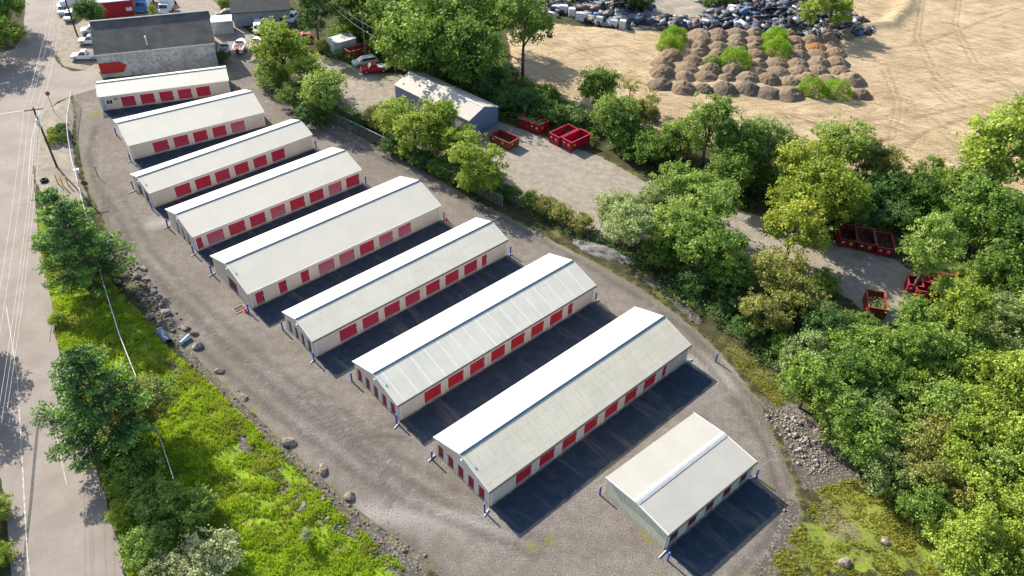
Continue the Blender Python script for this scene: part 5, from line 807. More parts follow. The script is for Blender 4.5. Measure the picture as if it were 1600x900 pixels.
def pine(x, y, h, r, lab, seed):
    rs = np.random.RandomState(seed)
    root = thing('pine_tree', lab, 'pine tree', (x, y, 0), 0, 'pines along the lower road')
    P, Dd, T = [], [], []
    tb = MB(); tb.tube((0, 0, -.2), (0, 0, h * .97), .26, .04, 9)
    nw = int(h / 1.0)
    for w in range(nw):
        f = w / nw; z = h * (.10 + .88 * f)
        prof = (1 - f) ** .72 * (.62 + .38 * min(1, f / .18))
        nb = rs.randint(4, 8); ph0 = rs.uniform(0, 6.28)
        for b in range(nb):
            ph = ph0 + 2 * PI * b / nb + rs.uniform(-.25, .25)
            L = max(.5, r * prof * rs.uniform(.5, 1.2)); rise = rs.uniform(.0, .22) + .25 * f
            d = np.array([math.cos(ph), math.sin(ph), rise]); side = np.array([-d[1], d[0], 0])
            p0 = np.array([0, 0, z]); tb.tube(p0, p0 + d * L, .06, .015, 4, False)
            ns = max(4, int(L / .38)); bt = rs.uniform(-.12, .12)
            for s in range(ns):
                q = (s + 1) / ns
                if q < .3 + .1 * (b % 3): continue
                wid = L * .2 * (1 - abs(q - .55) * 1.1) + .1
                for sd in (-1, 0, 1) if wid > .25 else (0,):
                    cc = p0 + d * L * q + side * sd * wid * rs.uniform(.5, 1.1) + np.array([0, 0, rs.uniform(-.05, .18)])
                    n = 17; o = rs.normal(0, 1, (n, 3)) * np.array([.17, .17, .12])
                    P.append(cc + o); dd = o / (np.linalg.norm(o, axis=1)[:, None] + 1e-6) * .3 + d * .2 + np.array([0, 0, .7]); Dd.append(dd)
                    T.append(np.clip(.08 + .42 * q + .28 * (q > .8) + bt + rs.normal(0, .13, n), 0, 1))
    P = np.concatenate(P); Dd = np.concatenate(Dd); T = np.concatenate(T)
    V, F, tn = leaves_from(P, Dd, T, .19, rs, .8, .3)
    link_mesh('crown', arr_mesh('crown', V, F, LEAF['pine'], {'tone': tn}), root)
    tb.build('trunk', BARK, root)
for i, (x, y, h, r, lab) in enumerate(PINES): pine(x, y, h, r, lab, 11 + i * 7)

def in_poly(x, y, poly): return sdist(x, y, poly) > 0
def scatter(poly, n, rs):
    xs_ = [p[0] for p in poly]; ys_ = [p[1] for p in poly]
    x = rs.uniform(min(xs_), max(xs_), n); y = rs.uniform(min(ys_), max(ys_), n)
    m = in_poly(x, y, poly); return x[m], y[m]
def poly_area(p): return abs(sum(p[i-1][0] * p[i][1] - p[i][0] * p[i-1][1] for i in range(len(p)))) / 2
def leaf_mass(name, poly, dens, hmin, hmax, size, m, seed, leaves=16, z=None):
    rs = np.random.RandomState(seed)
    xs_ = [p[0] for p in poly]; ys_ = [p[1] for p in poly]
    box = (max(xs_) - min(xs_)) * (max(ys_) - min(ys_))
    x, y = scatter(poly, int(box * dens), rs)
    hz = (hmin + (hmax - hmin) * vnoise(x, y, seed + 5, 2.6)) * rs.uniform(.4, 1.0, len(x))
    P = np.repeat(np.stack([x, y, hz], 1), leaves, 0) + rs.normal(0, 1, (len(x) * leaves, 3)) * np.array([.28, .28, .14])
    P[:, 2] = np.maximum(P[:, 2], .05)
    T = np.clip(np.repeat(rs.uniform(.15, .8, len(x)), leaves) + rs.normal(0, .12, len(P)), 0, 1)
    V, F, tn = leaves_from(P, np.tile([0, 0, 1.0], (len(P), 1)), T, size, rs)
    return link_mesh(name, arr_mesh(name, V, F, m, {'tone': tn}))
UM = ['mid', 'dark', 'dark', 'mid', 'dark']
ULAB = ['undergrowth under the lower right wood', 'undergrowth at the yard edge below the olive trees', 'undergrowth between the drive and the sand field', 'vines and undergrowth behind the blue grey building', 'undergrowth along the upper fence line']
for i, p in enumerate(UNDER):
    o = leaf_mass('undergrowth', p, 2.6, .25, 1.5, .13, LEAF[UM[i]], 40 + i)
    tag(o, ULAB[i], 'undergrowth', None, 'stuff')

# grass tufts
def tufts(name, poly, dens, hmin, hmax, seed, m, lab, keep=None):
    rs = np.random.RandomState(seed)
    xs_ = [p[0] for p in poly]; ys_ = [p[1] for p in poly]
    box = (max(xs_) - min(xs_)) * (max(ys_) - min(ys_))
    x, y = scatter(poly, int(box * dens), rs)
    clump = vnoise(x, y, seed, 1.1) * .6 + vnoise(x, y, seed + 1, 4.0) * .4
    m_ = clump + rs.uniform(-.15, .15, len(x)) > (keep or .38)
    x, y, clump = x[m_], y[m_], clump[m_]
    z = ground_height(x, y, zone_fields(x, y))
    nb = 7; n = len(x)
    a = rs.uniform(0, 6.28, (n, nb)); ln = rs.uniform(hmin, hmax, (n, nb)) * (.5 + clump[:, None]); sp = rs.uniform(.3, 1.0, (n, nb))
    bx = x[:, None] + rs.normal(0, .09, (n, nb)); by = y[:, None] + rs.normal(0, .09, (n, nb))
    ca, sa = np.cos(a), np.sin(a); w = .03 + ln * .13
    p0 = np.stack([bx - sa * w, by + ca * w, np.repeat(z[:, None], nb, 1)], -1)
    p1 = np.stack([bx + sa * w, by - ca * w, np.repeat(z[:, None], nb, 1)], -1)
    p2 = np.stack([bx + ca * ln * sp, by + sa * ln * sp, z[:, None] + ln], -1)
    V = np.stack([p0, p1, p2], 2).reshape(-1, 3); F = np.arange(len(V)).reshape(-1, 3)
    tn = np.repeat(np.clip(np.repeat((clump - .2)[:, None], nb, 1) + rs.normal(0, .18, (n, nb)), 0, 1).ravel(), 3)
    o = link_mesh(name, arr_mesh(name, V, F, m, {'tone': tn}))
    return tag(o, lab, 'grass', None, 'stuff')
GRASS_M = leaf_mat('grass_blades', (.17, .27, .012), (.36, .50, .025), (.58, .68, .06), .38)
GRASS_Y = leaf_mat('dry_yellow_grass_blades', (.16, .19, .02), (.34, .35, .05), (.52, .48, .12), .35)
tufts('grass', ZONES['grass'], 34, .10, .30, 5, GRASS_M, 'bright green grass covering the bank between the road and the yard', .42)
tufts('grass', ZONES['grass'], 9, .10, .34, 15, GRASS_Y, 'dry yellowish weeds mixed through the green grass of the bank', .5)
tufts('grass', ZONES['verge'], 30, .06, .24, 6, GRASS_Y, 'patchy yellow green grass at the lower right of the yard', .44)
tufts('grass', ZONES['strip'], 22, .06, .2, 7, GRASS_Y, 'yellow green grass strip between the yard drive and the trees', .40)

# ------------------------------------------------------------------ rocks
ROCK = mat('grey_brown_rock', (.30, .25, .20), .95, var=.35, scale=2.5, grain=.4, bump=.6)
GRAVEL = mat('pale_gravel', (.36, .315, .27), .95, var=.3, scale=4, grain=.4)
import bmesh
def rock_mesh(seed, name='boulder'):
    rr = random.Random(seed); bm = bmesh.new(); bmesh.ops.create_icosphere(bm, subdivisions=2, radius=1)
    planes = [(Vector((rr.uniform(-1, 1), rr.uniform(-1, 1), rr.uniform(-.3, 1))).normalized(), rr.uniform(.55, .85)) for _ in range(9)]
    for v_ in bm.verts:
        for n, d in planes:
            k = v_.co.dot(n) - d
            if k > 0: v_.co -= n * k
        v_.co *= rr.uniform(.95, 1.05)
        v_.co.z *= .75
    me = bpy.data.meshes.new(name); bm.to_mesh(me); bm.free(); me.materials.append(ROCK); return me
RM = [rock_mesh(i) for i in range(5)]
BL = ['at the upper end of the rock edging beside the pine', 'second from the upper end of the rock edging', 'in the middle of the upper rock cluster', 'lower in the upper rock cluster', 'pale at the yard edge of the upper rock cluster', 'dark beside the shaded hollow above the culvert pipe', 'above the light blue pipe', 'right of the light blue pipe', 'large below the light blue pipe', 'small and dark where the grass narrows', 'small on the yard edge along the middle grass strip', 'square and pale on the yard edge left of the broad gravel', 'pale on the yard edge below the square one', 'flat and alone in the gravel by the pale stone bank', 'flat and half buried among weeds at the lower yard edge', 'second row in the upper rock cluster', 'beside the right side of the upper pine', 'below the first one beside the upper pine', 'dark at the foot of the right hand woods', 'pale in the yellow grass at the lower right', 'long and pale in the grass at the bottom right']
rr = random.Random(3)
for i, (x, y, s) in enumerate(BOULD):
    o = link_mesh('boulder', RM[i % 5]); o.location = (x, y, s * .2); o.rotation_euler = (rr.uniform(-.3, .3), rr.uniform(-.3, .3), rr.uniform(0, 6.28))
    o.scale = (s * rr.uniform(.9, 1.3), s * rr.uniform(.7, 1), s * .8)
    tag(o, 'boulder ' + BL[i], 'boulder', 'boulders along the yard edges')
def rubble(name, line, width, dens, smin, smax, seed, m, lab, heap=0.0):
    rs = np.random.RandomState(seed); pts = []
    for (x1, y1), (x2, y2) in zip(line, line[1:]):
        L = math.hypot(x2 - x1, y2 - y1); n = int(L * width * dens * .8)
        t_ = rs.rand(n); o = rs.normal(0, width * .42, n); nx_, ny_ = -(y2 - y1) / L, (x2 - x1) / L
        pts.append(np.stack([x1 + (x2 - x1) * t_ + nx_ * o, y1 + (y2 - y1) * t_ + ny_ * o, np.exp(-(o / (width * .5)) ** 2) * heap], 1))
    P = np.concatenate(pts); n = len(P)
    base = np.array([(1,0,0),(0,1,0),(-1,0,0),(0,-1,0),(0,0,1),(0,0,-.6)], float)
    s = rs.uniform(smin, smax, (n, 1, 1)) ** 1.0 * (1 + (rs.rand(n, 1, 1) > .93) * 1.2)
    sh = rs.uniform(.6, 1.3, (n, 6, 1)); a = rs.uniform(0, 6.28, n); ca, sa = np.cos(a), np.sin(a)
    B_ = base[None] * sh * s; X = B_[..., 0] * ca[:, None] - B_[..., 1] * sa[:, None]; Y_ = B_[..., 0] * sa[:, None] + B_[..., 1] * ca[:, None]
    gh = ground_height(P[:, 0], P[:, 1], zone_fields(P[:, 0], P[:, 1])); P[:, 2] += gh
    V = np.stack([X, Y_, B_[..., 2] * .8], -1) + P[:, None, :] + np.array([0, 0, 1]) * s * .25
    tri = np.array([(0,1,4),(1,2,4),(2,3,4),(3,0,4),(1,0,5),(2,1,5),(3,2,5),(0,3,5)])
    F = (tri[None] + (np.arange(n) * 6)[:, None, None]).reshape(-1, 3)
    return tag(link_mesh(name, arr_mesh(name, V.reshape(-1, 3), F, m)), lab, 'rubble', None, 'stuff')
RLAB = ['loose rocks edging the left side of the gravel yard', 'rocky patch beside the lower edge of the upper pine', 'rocks mixed with grass at the lower left of the yard', 'grey stone bank at the right side of the yard', 'scattered stones between grass and yard at the lower left', 'stones in the dip across the grass bank', 'pale stones at the lower right verge', 'small stones along the drive under the fence line trees', 'stones round the lower right bend of the yard']
for i, (line, w, sm) in enumerate(RUB):
    rubble('rubble', line, w, 5 if i != 3 else 34, .05, sm * {1: .75, 3: .8}.get(i, .6), 60 + i, ROCK if i != 3 else GRAVEL, RLAB[i])
# gravel heap by the fence line
def mound_mesh(seed, n=30, rough=.09, name='mound'):
    bm = bmesh.new(); rs = np.random.RandomState(seed); g_ = np.linspace(-1, 1, n)
    X, Y_ = np.meshgrid(g_, g_); r_ = np.hypot(X * (1 + .12 * np.sin(3 * X + seed)), Y_ * 1.08)
    Z_ = np.clip(1 - r_ ** 1.35, 0, 1); Z_ = np.where(Z_ > .55, .55 + (Z_ - .55) * .75, Z_)
    Z_ = Z_ + (vnoise(X * 3 + seed, Y_ * 3, seed, .5) - .5) * rough * 2.2 * (Z_ > .02) + rs.normal(0, rough * .22, Z_.shape) * (Z_ > .02) * np.clip((1 - r_) * 4, 0, 1)
    idx = np.arange(n * n).reshape(n, n); F = np.stack([idx[:-1, :-1], idx[:-1, 1:], idx[1:, 1:], idx[1:, :-1]], -1).reshape(-1, 4)
    keep = (Z_.ravel()[F] > .005).any(1)
    V = np.stack([X.ravel(), Y_.ravel(), Z_.ravel() - .02], 1); bm.free()
    used, inv = np.unique(F[keep], return_inverse=True)
    return arr_mesh(name, V[used], inv.reshape(-1, 4), None)
def dirt_mat(name, c1, c2, c3):
    t = NT(name); n1 = t.noise(.9, 5, .7); n2 = t.noise(7, 4, .75)
    c = t.mix(t.step(n1, .35, .65), c1, c2); c = t.mix(t.step(n2, .45, .7, 0, .6), c, c3)
    ob = t.rand(); c = t.mix(t.math('MULTIPLY', ob, .45), c, tuple(q * .6 for q in c1))
    t.color(c); t.bsdf.inputs['Roughness'].default_value = .95; t.bump(n2, .9, .25); return t.m
DIRT = [dirt_mat('brown_dirt', (.245, .175, .11), (.31, .235, .165), (.14, .095, .06)), dirt_mat('grey_dirt', (.26, .185, .115), (.34, .26, .18), (.15, .105, .07)), dirt_mat('reddish_dirt', (.28, .175, .10), (.33, .225, .15), (.16, .10, .065)), dirt_mat('dark_dirt', (.17, .13, .095), (.235, .185, .14), (.10, .075, .055)), dirt_mat('orange_dirt', (.36, .15, .05), (.38, .20, .09), (.16, .10, .05))]
MM = [mound_mesh(i + 3) for i in range(6)]
NUM = ['first', 'second', 'third', 'fourth', 'fifth', 'sixth', 'seventh', 'eighth', 'ninth', 'tenth']
ROWN = ['front row', 'second row from the front', 'third row from the front', 'fourth row from the front', 'fourth row from the back', 'third row from the back', 'second row from the back', 'back row']
rr = random.Random(8)
for x, y, w, ri, ci, nn in MOUNDS:
    me = MM[(ri * 3 + ci) % 6]
    o = link_mesh('dirt_mound', me)
    if not me.materials: me.materials.append(DIRT[0])
    di = 3 if ri == 0 and rr.random() < .5 else (1 if ri in (0, 1, 2) else rr.choice([0, 0, 1, 2]))
    if ri == 5 and ci == 5: di = 4
    o.material_slots[0].link = 'OBJECT'; o.material_slots[0].material = DIRT[di]
    o.location = (x, y, 0); o.rotation_euler = (0, 0, rr.uniform(-.5, .5) + (PI if rr.random() < .5 else 0)); o.scale = (w * rr.uniform(1.1, 1.35), w * rr.uniform(1.25, 1.6), w * rr.uniform(.6, .95))
    cname = ['brown', 'greyish brown', 'reddish brown', 'dark brown', 'orange'][di]
    tag(o, '%s dirt mound, %s from the left in the %s' % (cname, NUM[ci], ROWN[ri]), 'dirt mound', 'dirt mounds set out in rows on the sand')
def fluff(seed, n=5200):
    rs = np.random.RandomState(seed); d = rs.normal(0, 1, (n, 3)); d[:, 2] = np.abs(d[:, 2]) * .9 + rs.uniform(-.1, .1, n); d /= np.linalg.norm(d, axis=1)[:, None]
    bump_ = 1 + .16 * np.sin(d[:, :1] * 5 + seed) * np.cos(d[:, 1:2] * 6 + seed * 2)
    P = d * bump_ * rs.uniform(.72, 1.0, (n, 1)) ** .7 * np.array([1, 1, 1.05]); P[:, 2] = np.maximum(P[:, 2], .02)
    T = np.clip(.45 + .25 * (bump_[:, 0] - 1) * 4 + rs.normal(0, .17, n), 0, 1)
    V, F, tn = leaves_from(P, d, T, .05, rs, .5, .3)
    return arr_mesh('foliage', V, F, LEAF['lime'], {'tone': tn})
FL = [fluff(i) for i in range(3)]
for i, (x, y, w, l) in enumerate(MSHRUBS):
    root = thing('bush', ('feathery shrub ' + l) if 'bush' not in l and 'growth' not in l else l, 'bush', (x, y, 0), i * 1.3, 'green shrubs among the dirt mounds', w * 1.15)
    c = link_mesh('foliage', FL[i % 3], root); c.material_slots[0].link = 'OBJECT'; c.material_slots[0].material = LEAF['lime' if i != 7 else 'fresh']
    link_mesh('stems', CR['bush'][i % 5][1], root)
for i, (x, y) in enumerate(GPILE):
    pass
gp = MB()
o = link_mesh('gravel_heap', mound_mesh(41, 44, .16, 'gravel_heap')); o.data.materials.append(dirt_mat('grey_gravel_heap', (.24, .22, .20), (.34, .32, .30), (.13, .12, .11)))
gx = sum(p[0] for p in GPILE) / len(GPILE); gy = sum(p[1] for p in GPILE) / len(GPILE)
a = math.atan2(GPILE[-1][1] - GPILE[0][1], GPILE[-1][0] - GPILE[0][0]); Lg = math.hypot(GPILE[-1][1] - GPILE[0][1], GPILE[-1][0] - GPILE[0][0])
o.location = (gx, gy, 0); o.rotation_euler = (0, 0, a); o.scale = (Lg * .62, 1.6, 1.1)
tag(o, 'long heap of grey gravel beside the drive at the fence line trees', 'gravel heap')

# ------------------------------------------------------------------ fences, poles, wires
GALV = mat('galvanised_metal', (.4, .4, .4), .4, .6)
GALV_W = mat('pale_galvanised_rail', (.72, .73, .74), .45, .1)
def chain_mat(name='chain_link_mesh', dens=.42):
    t = NT(name)
    s = t.n.new('ShaderNodeSeparateXYZ'); t.link(t.tc.outputs['UV'], s.inputs[0])
    def diag(sg):
        q = t.math('ADD', t.math('DIVIDE', s.outputs[0], .12), t.math('MULTIPLY', t.math('DIVIDE', s.outputs[1], .12), sg))
        return t.math('LESS_THAN', t.math('FRACT', q), dens * .38)
    f = t.math('MAXIMUM', diag(1.0), diag(-1.0))
    t.color((.30, .31, .32)); t.bsdf.inputs['Metallic'].default_value = .5
    tr = t.n.new('ShaderNodeBsdfTransparent'); ms = t.n.new('ShaderNodeMixShader')
    t.link(f, ms.inputs[0]); t.link(tr.outputs[0], ms.inputs[1]); t.link(t.bsdf.outputs[0], ms.inputs[2])
    t.link(ms.outputs[0], t.n['Material Output'].inputs['Surface'])
    return t.m
CHAIN = chain_mat()
def chain_fence(pts, h, lab, railm, gap=3.0):
    root = thing('chain_link_fence', lab, 'fence', (pts[0][0], pts[0][1], 0))
    ox, oy = pts[0]; P = [Vector((a - ox, b - oy, 0)) for a, b in pts]
    V, F, UV = [], [], []; acc = 0
    for a, b in zip(P, P[1:]):
        L = (b - a).length; i = len(V)
        V += [tuple(a), tuple(b), (b.x, b.y, h), (a.x, a.y, h)]; F.append((i, i+1, i+2, i+3)); UV += [(acc, 0), (acc + L, 0), (acc + L, h), (acc, h)]; acc += L
    me = bpy.data.meshes.new('mesh_panel'); me.from_pydata(V, [], F); uv = me.uv_layers.new(name='UVMap')
    for i, q in enumerate(UV): uv.data[i].uv = q
    me.materials.append(CHAIN); link_mesh('mesh_panel', me, root)
    rl = MB()
    for a, b in zip(P, P[1:]): rl.tube((a.x, a.y, h + .01), (b.x, b.y, h + .01), .045, .045, 6)
    rl.build('top_rail', railm, root)
    d = 0; posts = []
    for a, b in zip(P, P[1:]):
        L = (b - a).length; n = max(1, round(L / gap))
        for k in range(n): posts.append(a.lerp(b, k / n))
    posts.append(P[-1])
    for p in posts[:90]: MB().tube((p.x, p.y, -.3), (p.x, p.y, h + .05), .035, .035, 6).build('post', GALV, root)
chain_fence(FENCE1, 2.0, 'chain link fence with a pale top rail running between the road and the yard', GALV_W, 4.0)
chain_fence(FENCE2, 1.9, 'grey chain link fence along the upper side of the yard under the trees', GALV, 3.0)

WOOD = mat('dark_creosoted_wood', (.07, .055, .045), .9, var=.25, scale=3)
def upole(x, y, h, lab, ang, transformer=True):
    t = thing('utility_pole', lab, 'utility pole', (x, y, 0), ang)
    MB().tube((0, 0, -.3), (0, 0, h), .17, .12, 10).build('pole', WOOD, t)
    c = MB().box(-1.3, 1.3, -.16, -.06, h - .35, h - .22).build('crossarm', WOOD, t)
    for px in (-1.2, -.5, .5, 1.2): MB().tube((px, -.11, h - .22), (px, -.11, h - .05), .05, .03, 8).build('insulator', mat('porcelain', (.5, .5, .52), .3), c)
    if transformer:
        tr = MB().tube((.0, -.42, h - 2.7), (.0, -.42, h - 1.7), .25, .25, 14).build('transformer', mat('transformer_grey', (.42, .46, .5), .4), t)
        MB().tube((0, -.42, h - 1.7), (0, -.42, h - 1.5), .05, .04, 8).build('bushing', _mc['porcelain'], tr)
    return t
ax, ay = POLE_A; bx, by = POLE_B
dirAB = Vector((bx - ax, by - ay, 0)); angp = math.atan2(dirAB.y, dirAB.x) - PI / 2
upole(ax, ay, POLE_AH, 'dark wooden utility pole with crossarm and transformer between the road and the fence', angp)
upole(bx, by, POLE_AH, 'dark wooden utility pole among the parked white vehicles at the top left', angp)
WIRE = mat('pale_aluminium_wire', (.5, .49, .48), .5)
crossd = Vector((math.cos(angp), math.sin(angp), 0)); Cx, Cy = WIREC[0][0], WIREC[0][1]
Apos = Vector((ax, ay, POLE_AH - .05)); Bpos = Vector((bx, by, POLE_AH - .05)); Cpos = Vector((ax, ay, 0)) + (Vector((Cx, Cy, 0)) - Vector((ax, ay, 0))).normalized() * 62; Cpos.z = POLE_AH
for off, dz, lab in [(-1.2, 0, 'left outer power line over the road'), (-.5, 0, 'left inner power line over the road'), (.5, 0, 'right inner power line over the road'), (1.2, 0, 'right outer power line over the road'), (.15, -1.6, 'lower service cable under the crossarm')]:
    mb = MB()
    for p, q in ((Bpos, Apos), (Apos, Cpos)):
        a = p + crossd * off + Vector((0, 0, dz)); b = q + crossd * off + Vector((0, 0, dz)); pr = a
        for k in range(1, 15):
            f = k / 14; c = a.lerp(b, f); c.z -= 4 * f * (1 - f) * .8
            mb.tube(pr, c, .011, .011, 4, False); pr = c
    tag(mb.build('power_line', WIRE, None, recalc=False), lab, 'power line', 'power lines along the road')
for o2, lab in ((0, 'upper pale cable crossing the trees at the top centre'), (1.6, 'lower pale cable crossing the trees at the top centre')):
    mb = MB(); a = Vector((TCAB[0][0], TCAB[0][1] - o2, 9.5)); b = Vector((TCAB[1][0], TCAB[1][1] - o2 * 2, 9.0)); pr = a
    for k in range(1, 15):
        c = a.lerp(b, k / 14); c.z -= 4 * (k / 14) * (1 - k / 14) * .8; mb.tube(pr, c, .022, .022, 4, False); pr = c
    tag(mb.build('power_line', WIRE, None, recalc=False), lab, 'power line', 'cables over the top centre trees')
t = thing('utility_pole', 'slim grey pole standing in the vines at the top centre', 'utility pole', (TPOLE[0], TPOLE[1], 0))
MB().tube((0, 0, 0), (0, 0, 9.6), .14, .1, 8).build('pole', mat('weathered_grey_wood', (.25, .23, .2), .9), t)
MB().box(-.9, .9, -.06, .06, 9.0, 9.12).build('crossarm', _mc['weathered_grey_wood'], t)
# street sign seen from behind
t = thing('road_sign', 'reddish brown octagonal road sign on a thin post seen from behind at the junction', 'road sign', (SIGN[0], SIGN[1], 0), R(20))
MB().tube((0, 0, -.2), (0, 0, SIGNH), .05, .05, 6).build('post', mat('rusty_post', (.14, .08, .06), .8), t)
oct_ = [(math.cos(PI / 8 + i * PI / 4) * .42, SIGNH - .1 + math.sin(PI / 8 + i * PI / 4) * .42) for i in range(8)]
MB().prism(oct_, .055, .075, 'y').build('sign_plate', mat('dull_red_sign_plate', (.28, .08, .06), .6), t)
# electric box, tyre, shrubs beside the fence
t = thing('electric_cabinet', 'white control box on a post beside the fence', 'control box', (BOX[0], BOX[1], 0), R(30))
MB().box(-.35, .35, -.25, .25, .951, 1.5).build('cabinet', WHITE, t, bevel=.03)
MB().tube((0, 0, 0), (0, 0, .95), .06).build('post', GALV, t)
MB().box(-.38, .38, -.28, .28, 1.502, 1.54).build('lid', mat('grey_lid', (.5, .5, .5), .5), t)
t = thing('gate_keypad_post', 'dark slim post leaning beside the white control box', 'post', (BOX[0] + 2.6, BOX[1] + .6, 0), 0)
MB().tube((0, 0, 0), (0, 0, 1.9), .05, .05, 8).build('post', mat('navy_post', (.03, .04, .12), .6), t)
MB().tube((0, 0, 1.9), (.0, 0, 1.98), .07, .05, 8).build('cap', WHITE, t)
def torus(mb, R1, r1, z, n=20, m=8):
    o = len(mb.v)
    for i in range(n):
        for j in range(m):
            a, b = 2*PI*i/n, 2*PI*j/m
            mb.v.append(((R1 + r1*math.cos(b))*math.cos(a), (R1 + r1*math.cos(b))*math.sin(a), z + r1*math.sin(b)))
    for i in range(n):
        for j in range(m):
            mb.f.append((o+i*m+j, o+((i+1)%n)*m+j, o+((i+1)%n)*m+(j+1)%m, o+i*m+(j+1)%m)); mb.mi.append(0)
RUBBER = mat('black_rubber', (.02, .02, .02), .8)
mb = MB(); torus(mb, .32, .15, .17); o = mb.build('tyre', RUBBER, None, True); o.location = (TYRE[0], TYRE[1], 0); o.scale = (1.3, 1.3, 1.5)
tag(o, 'old black tyre lying beside the road above the upper pine', 'tyre')
for i, (x, y, r) in enumerate(TOPI + DSH):
    rs = np.random.RandomState(i + 5); n = 2600
    d = rs.normal(0, 1, (n, 3)); d /= np.linalg.norm(d, axis=1)[:, None]; rad = rs.uniform(.86, 1.0, (n, 1))
    P = d * rad * r * np.array([1, 1, .85]) + np.array([0, 0, r * .75]); P[:, 2] = np.maximum(P[:, 2], .03)
    V, F, tn = leaves_from(P, d, np.clip(rs.uniform(.2, .8, n), 0, 1), .07, rs)
    lab = ['rounded yellow green clipped shrub nearer the junction', 'rounded yellow green clipped shrub nearer the pole', 'dark shrub against the fence behind the clipped pair', 'largest dark shrub against the fence', 'small dark shrub touching the fence'][i]
    root = thing('clipped_shrub' if i < 2 else 'shrub', lab, 'shrub', (x, y, 0))
    link_mesh('foliage', arr_mesh('foliage', V, F, LEAF['yellow' if i < 2 else 'dark'], {'tone': tn}), root)
    MB().tube((0, 0, 0), (0, 0, r), .06, .04, 6).build('stem', BARK, root)

# culvert pipes
t = thing('culvert_pipe', 'large dark blue grey culvert pipe lying in the shaded hollow of the grass bank', 'pipe', (CULV[0][0], CULV[0][1], .3))
d = Vector((CULV[1][0] - CULV[0][0], CULV[1][1] - CULV[0][1], -.1))
def hollow(name, d, r, m, parent):
    mb = MB(); n = 18; dn = d.normalized(); a = dn.orthogonal().normalized(); b = dn.cross(a); rings = []
    for p, rr_ in ((Vector((0,0,0)), r), (d, r), (d, r * .86), (Vector((0,0,0)), r * .86)):
        rings.append([p + (a*math.cos(2*PI*i/n) + b*math.sin(2*PI*i/n)) * rr_ for i in range(n)])
    vs = [q for rg in rings for q in rg]; fs = [(k*n+i, k*n+(i+1)%n, ((k+1)%4)*n+(i+1)%n, ((k+1)%4)*n+i) for k in range(4) for i in range(n)]
    mb.add(vs, fs); return mb.build(name, m, parent)
hollow('pipe_barrel', d, .5, mat('blue_grey_steel', (.07, .11, .17), .5, .3), t)
hollow('rim', d.normalized() * .12, .54, mat('blue_grey_rim', (.14, .2, .28), .5, .3), t)
t = thing('drain_pipe', 'light blue plastic pipe lying between two boulders at the yard edge', 'pipe', (CULV[2][0], CULV[2][1], .25))
d2 = Vector((CULV[3][0] - CULV[2][0], CULV[3][1] - CULV[2][1], .1))
hollow('pipe_barrel', d2, .22, mat('light_blue_pipe', (.35, .5, .68), .5), t)
hollow('rim', d2.normalized() * .1, .25, mat('pale_blue_rim', (.5, .62, .75), .5), t)

# ------------------------------------------------------------------ other buildings
bx_, by_, bth, bW, bL, bh, brh = BLUE
root = thing('metal_shed', 'blue grey metal building with a pale tan ribbed gable roof beyond the fence', 'building', (bx_, by_, 0), bth)
BG = ribbed('blue_grey_siding', (.17, .22, .32), .25, .5, 'auto', shade=.15)
TAN = ribbed('tan_ribbed_roof', (.50, .46, .40), .28, .6, 'x', stain=.3, shade=.25, rough=.6)
# local: x along length, y from 0 to -bW is away from the camera side
wb = MB()
door = (1.2, 3.4)
wb.box(.1, door[0], -.25, -.05, 0, 2.6).box(door[1], bL - .1, -.25, -.05, 0, 2.6).box(.1, bL - .1, -.25, -.05, 2.6, bh)
wb.box(.1, bL - .1, -bW + .05, -bW + .25, 0, bh)
for gx in (.1, bL - .3):
    wb.prism([(-.251, 0), (-bW + .251, 0), (-bW + .251, bh + (brh - bh) * .05), (-bW / 2, brh - .08), (-.251, bh + (brh - bh) * .05)], gx, gx + .2, 'x')
wb.build('wall', BG, root)
rf = MB().prism([(0, bh), (-bW / 2, brh), (-bW, bh), (-bW, bh + .1), (-bW / 2, brh + .1), (0, bh + .1)], -.1, bL + .1, 'x').build('roof', TAN, root)
MB().prism([(-bW / 2 - .25, brh + .02), (-bW / 2 - .25, brh + .09), (-bW / 2, brh + .17), (-bW / 2 + .25, brh + .09), (-bW / 2 + .25, brh + .02)], -.12, bL + .12, 'x').build('ridge_cap', mat('cream_ridge', (.62, .58, .5), .6), rf)
for px, py in ((11, -1.6), (14, -2.0), (12.6, -2.6)):
    zz_ = bh + (brh - bh) * (-py) / (bW / 2)
    MB().box(px, px + .35, py - .12, py + .12, zz_ + .09, zz_ + .2).build('vent', mat('dark_vent', (.07, .07, .07), .7), rf)
d = MB().box(door[0], door[1], -.2, -.13, 0.02, 2.58).build('garage_door', mat('white_garage_door', (.72, .72, .72), .5, var=.04), root)
dl = MB()
for i in range(4): dl.box(door[0] + .05, door[1] - .05, -.128, -.12, .5 + i * .55, .54 + i * .55)
dl.build('panel_lines', mat('grey_panel_line', (.4, .4, .42), .6), d)
w_ = MB().box(13.4, 14.3, -.06, -.02, 1.2, 2.2).build('window', TRIM, root)
MB().box(13.5, 14.2, -.02, -.012, 1.3, 2.1).build('pane', GLASS, w_)

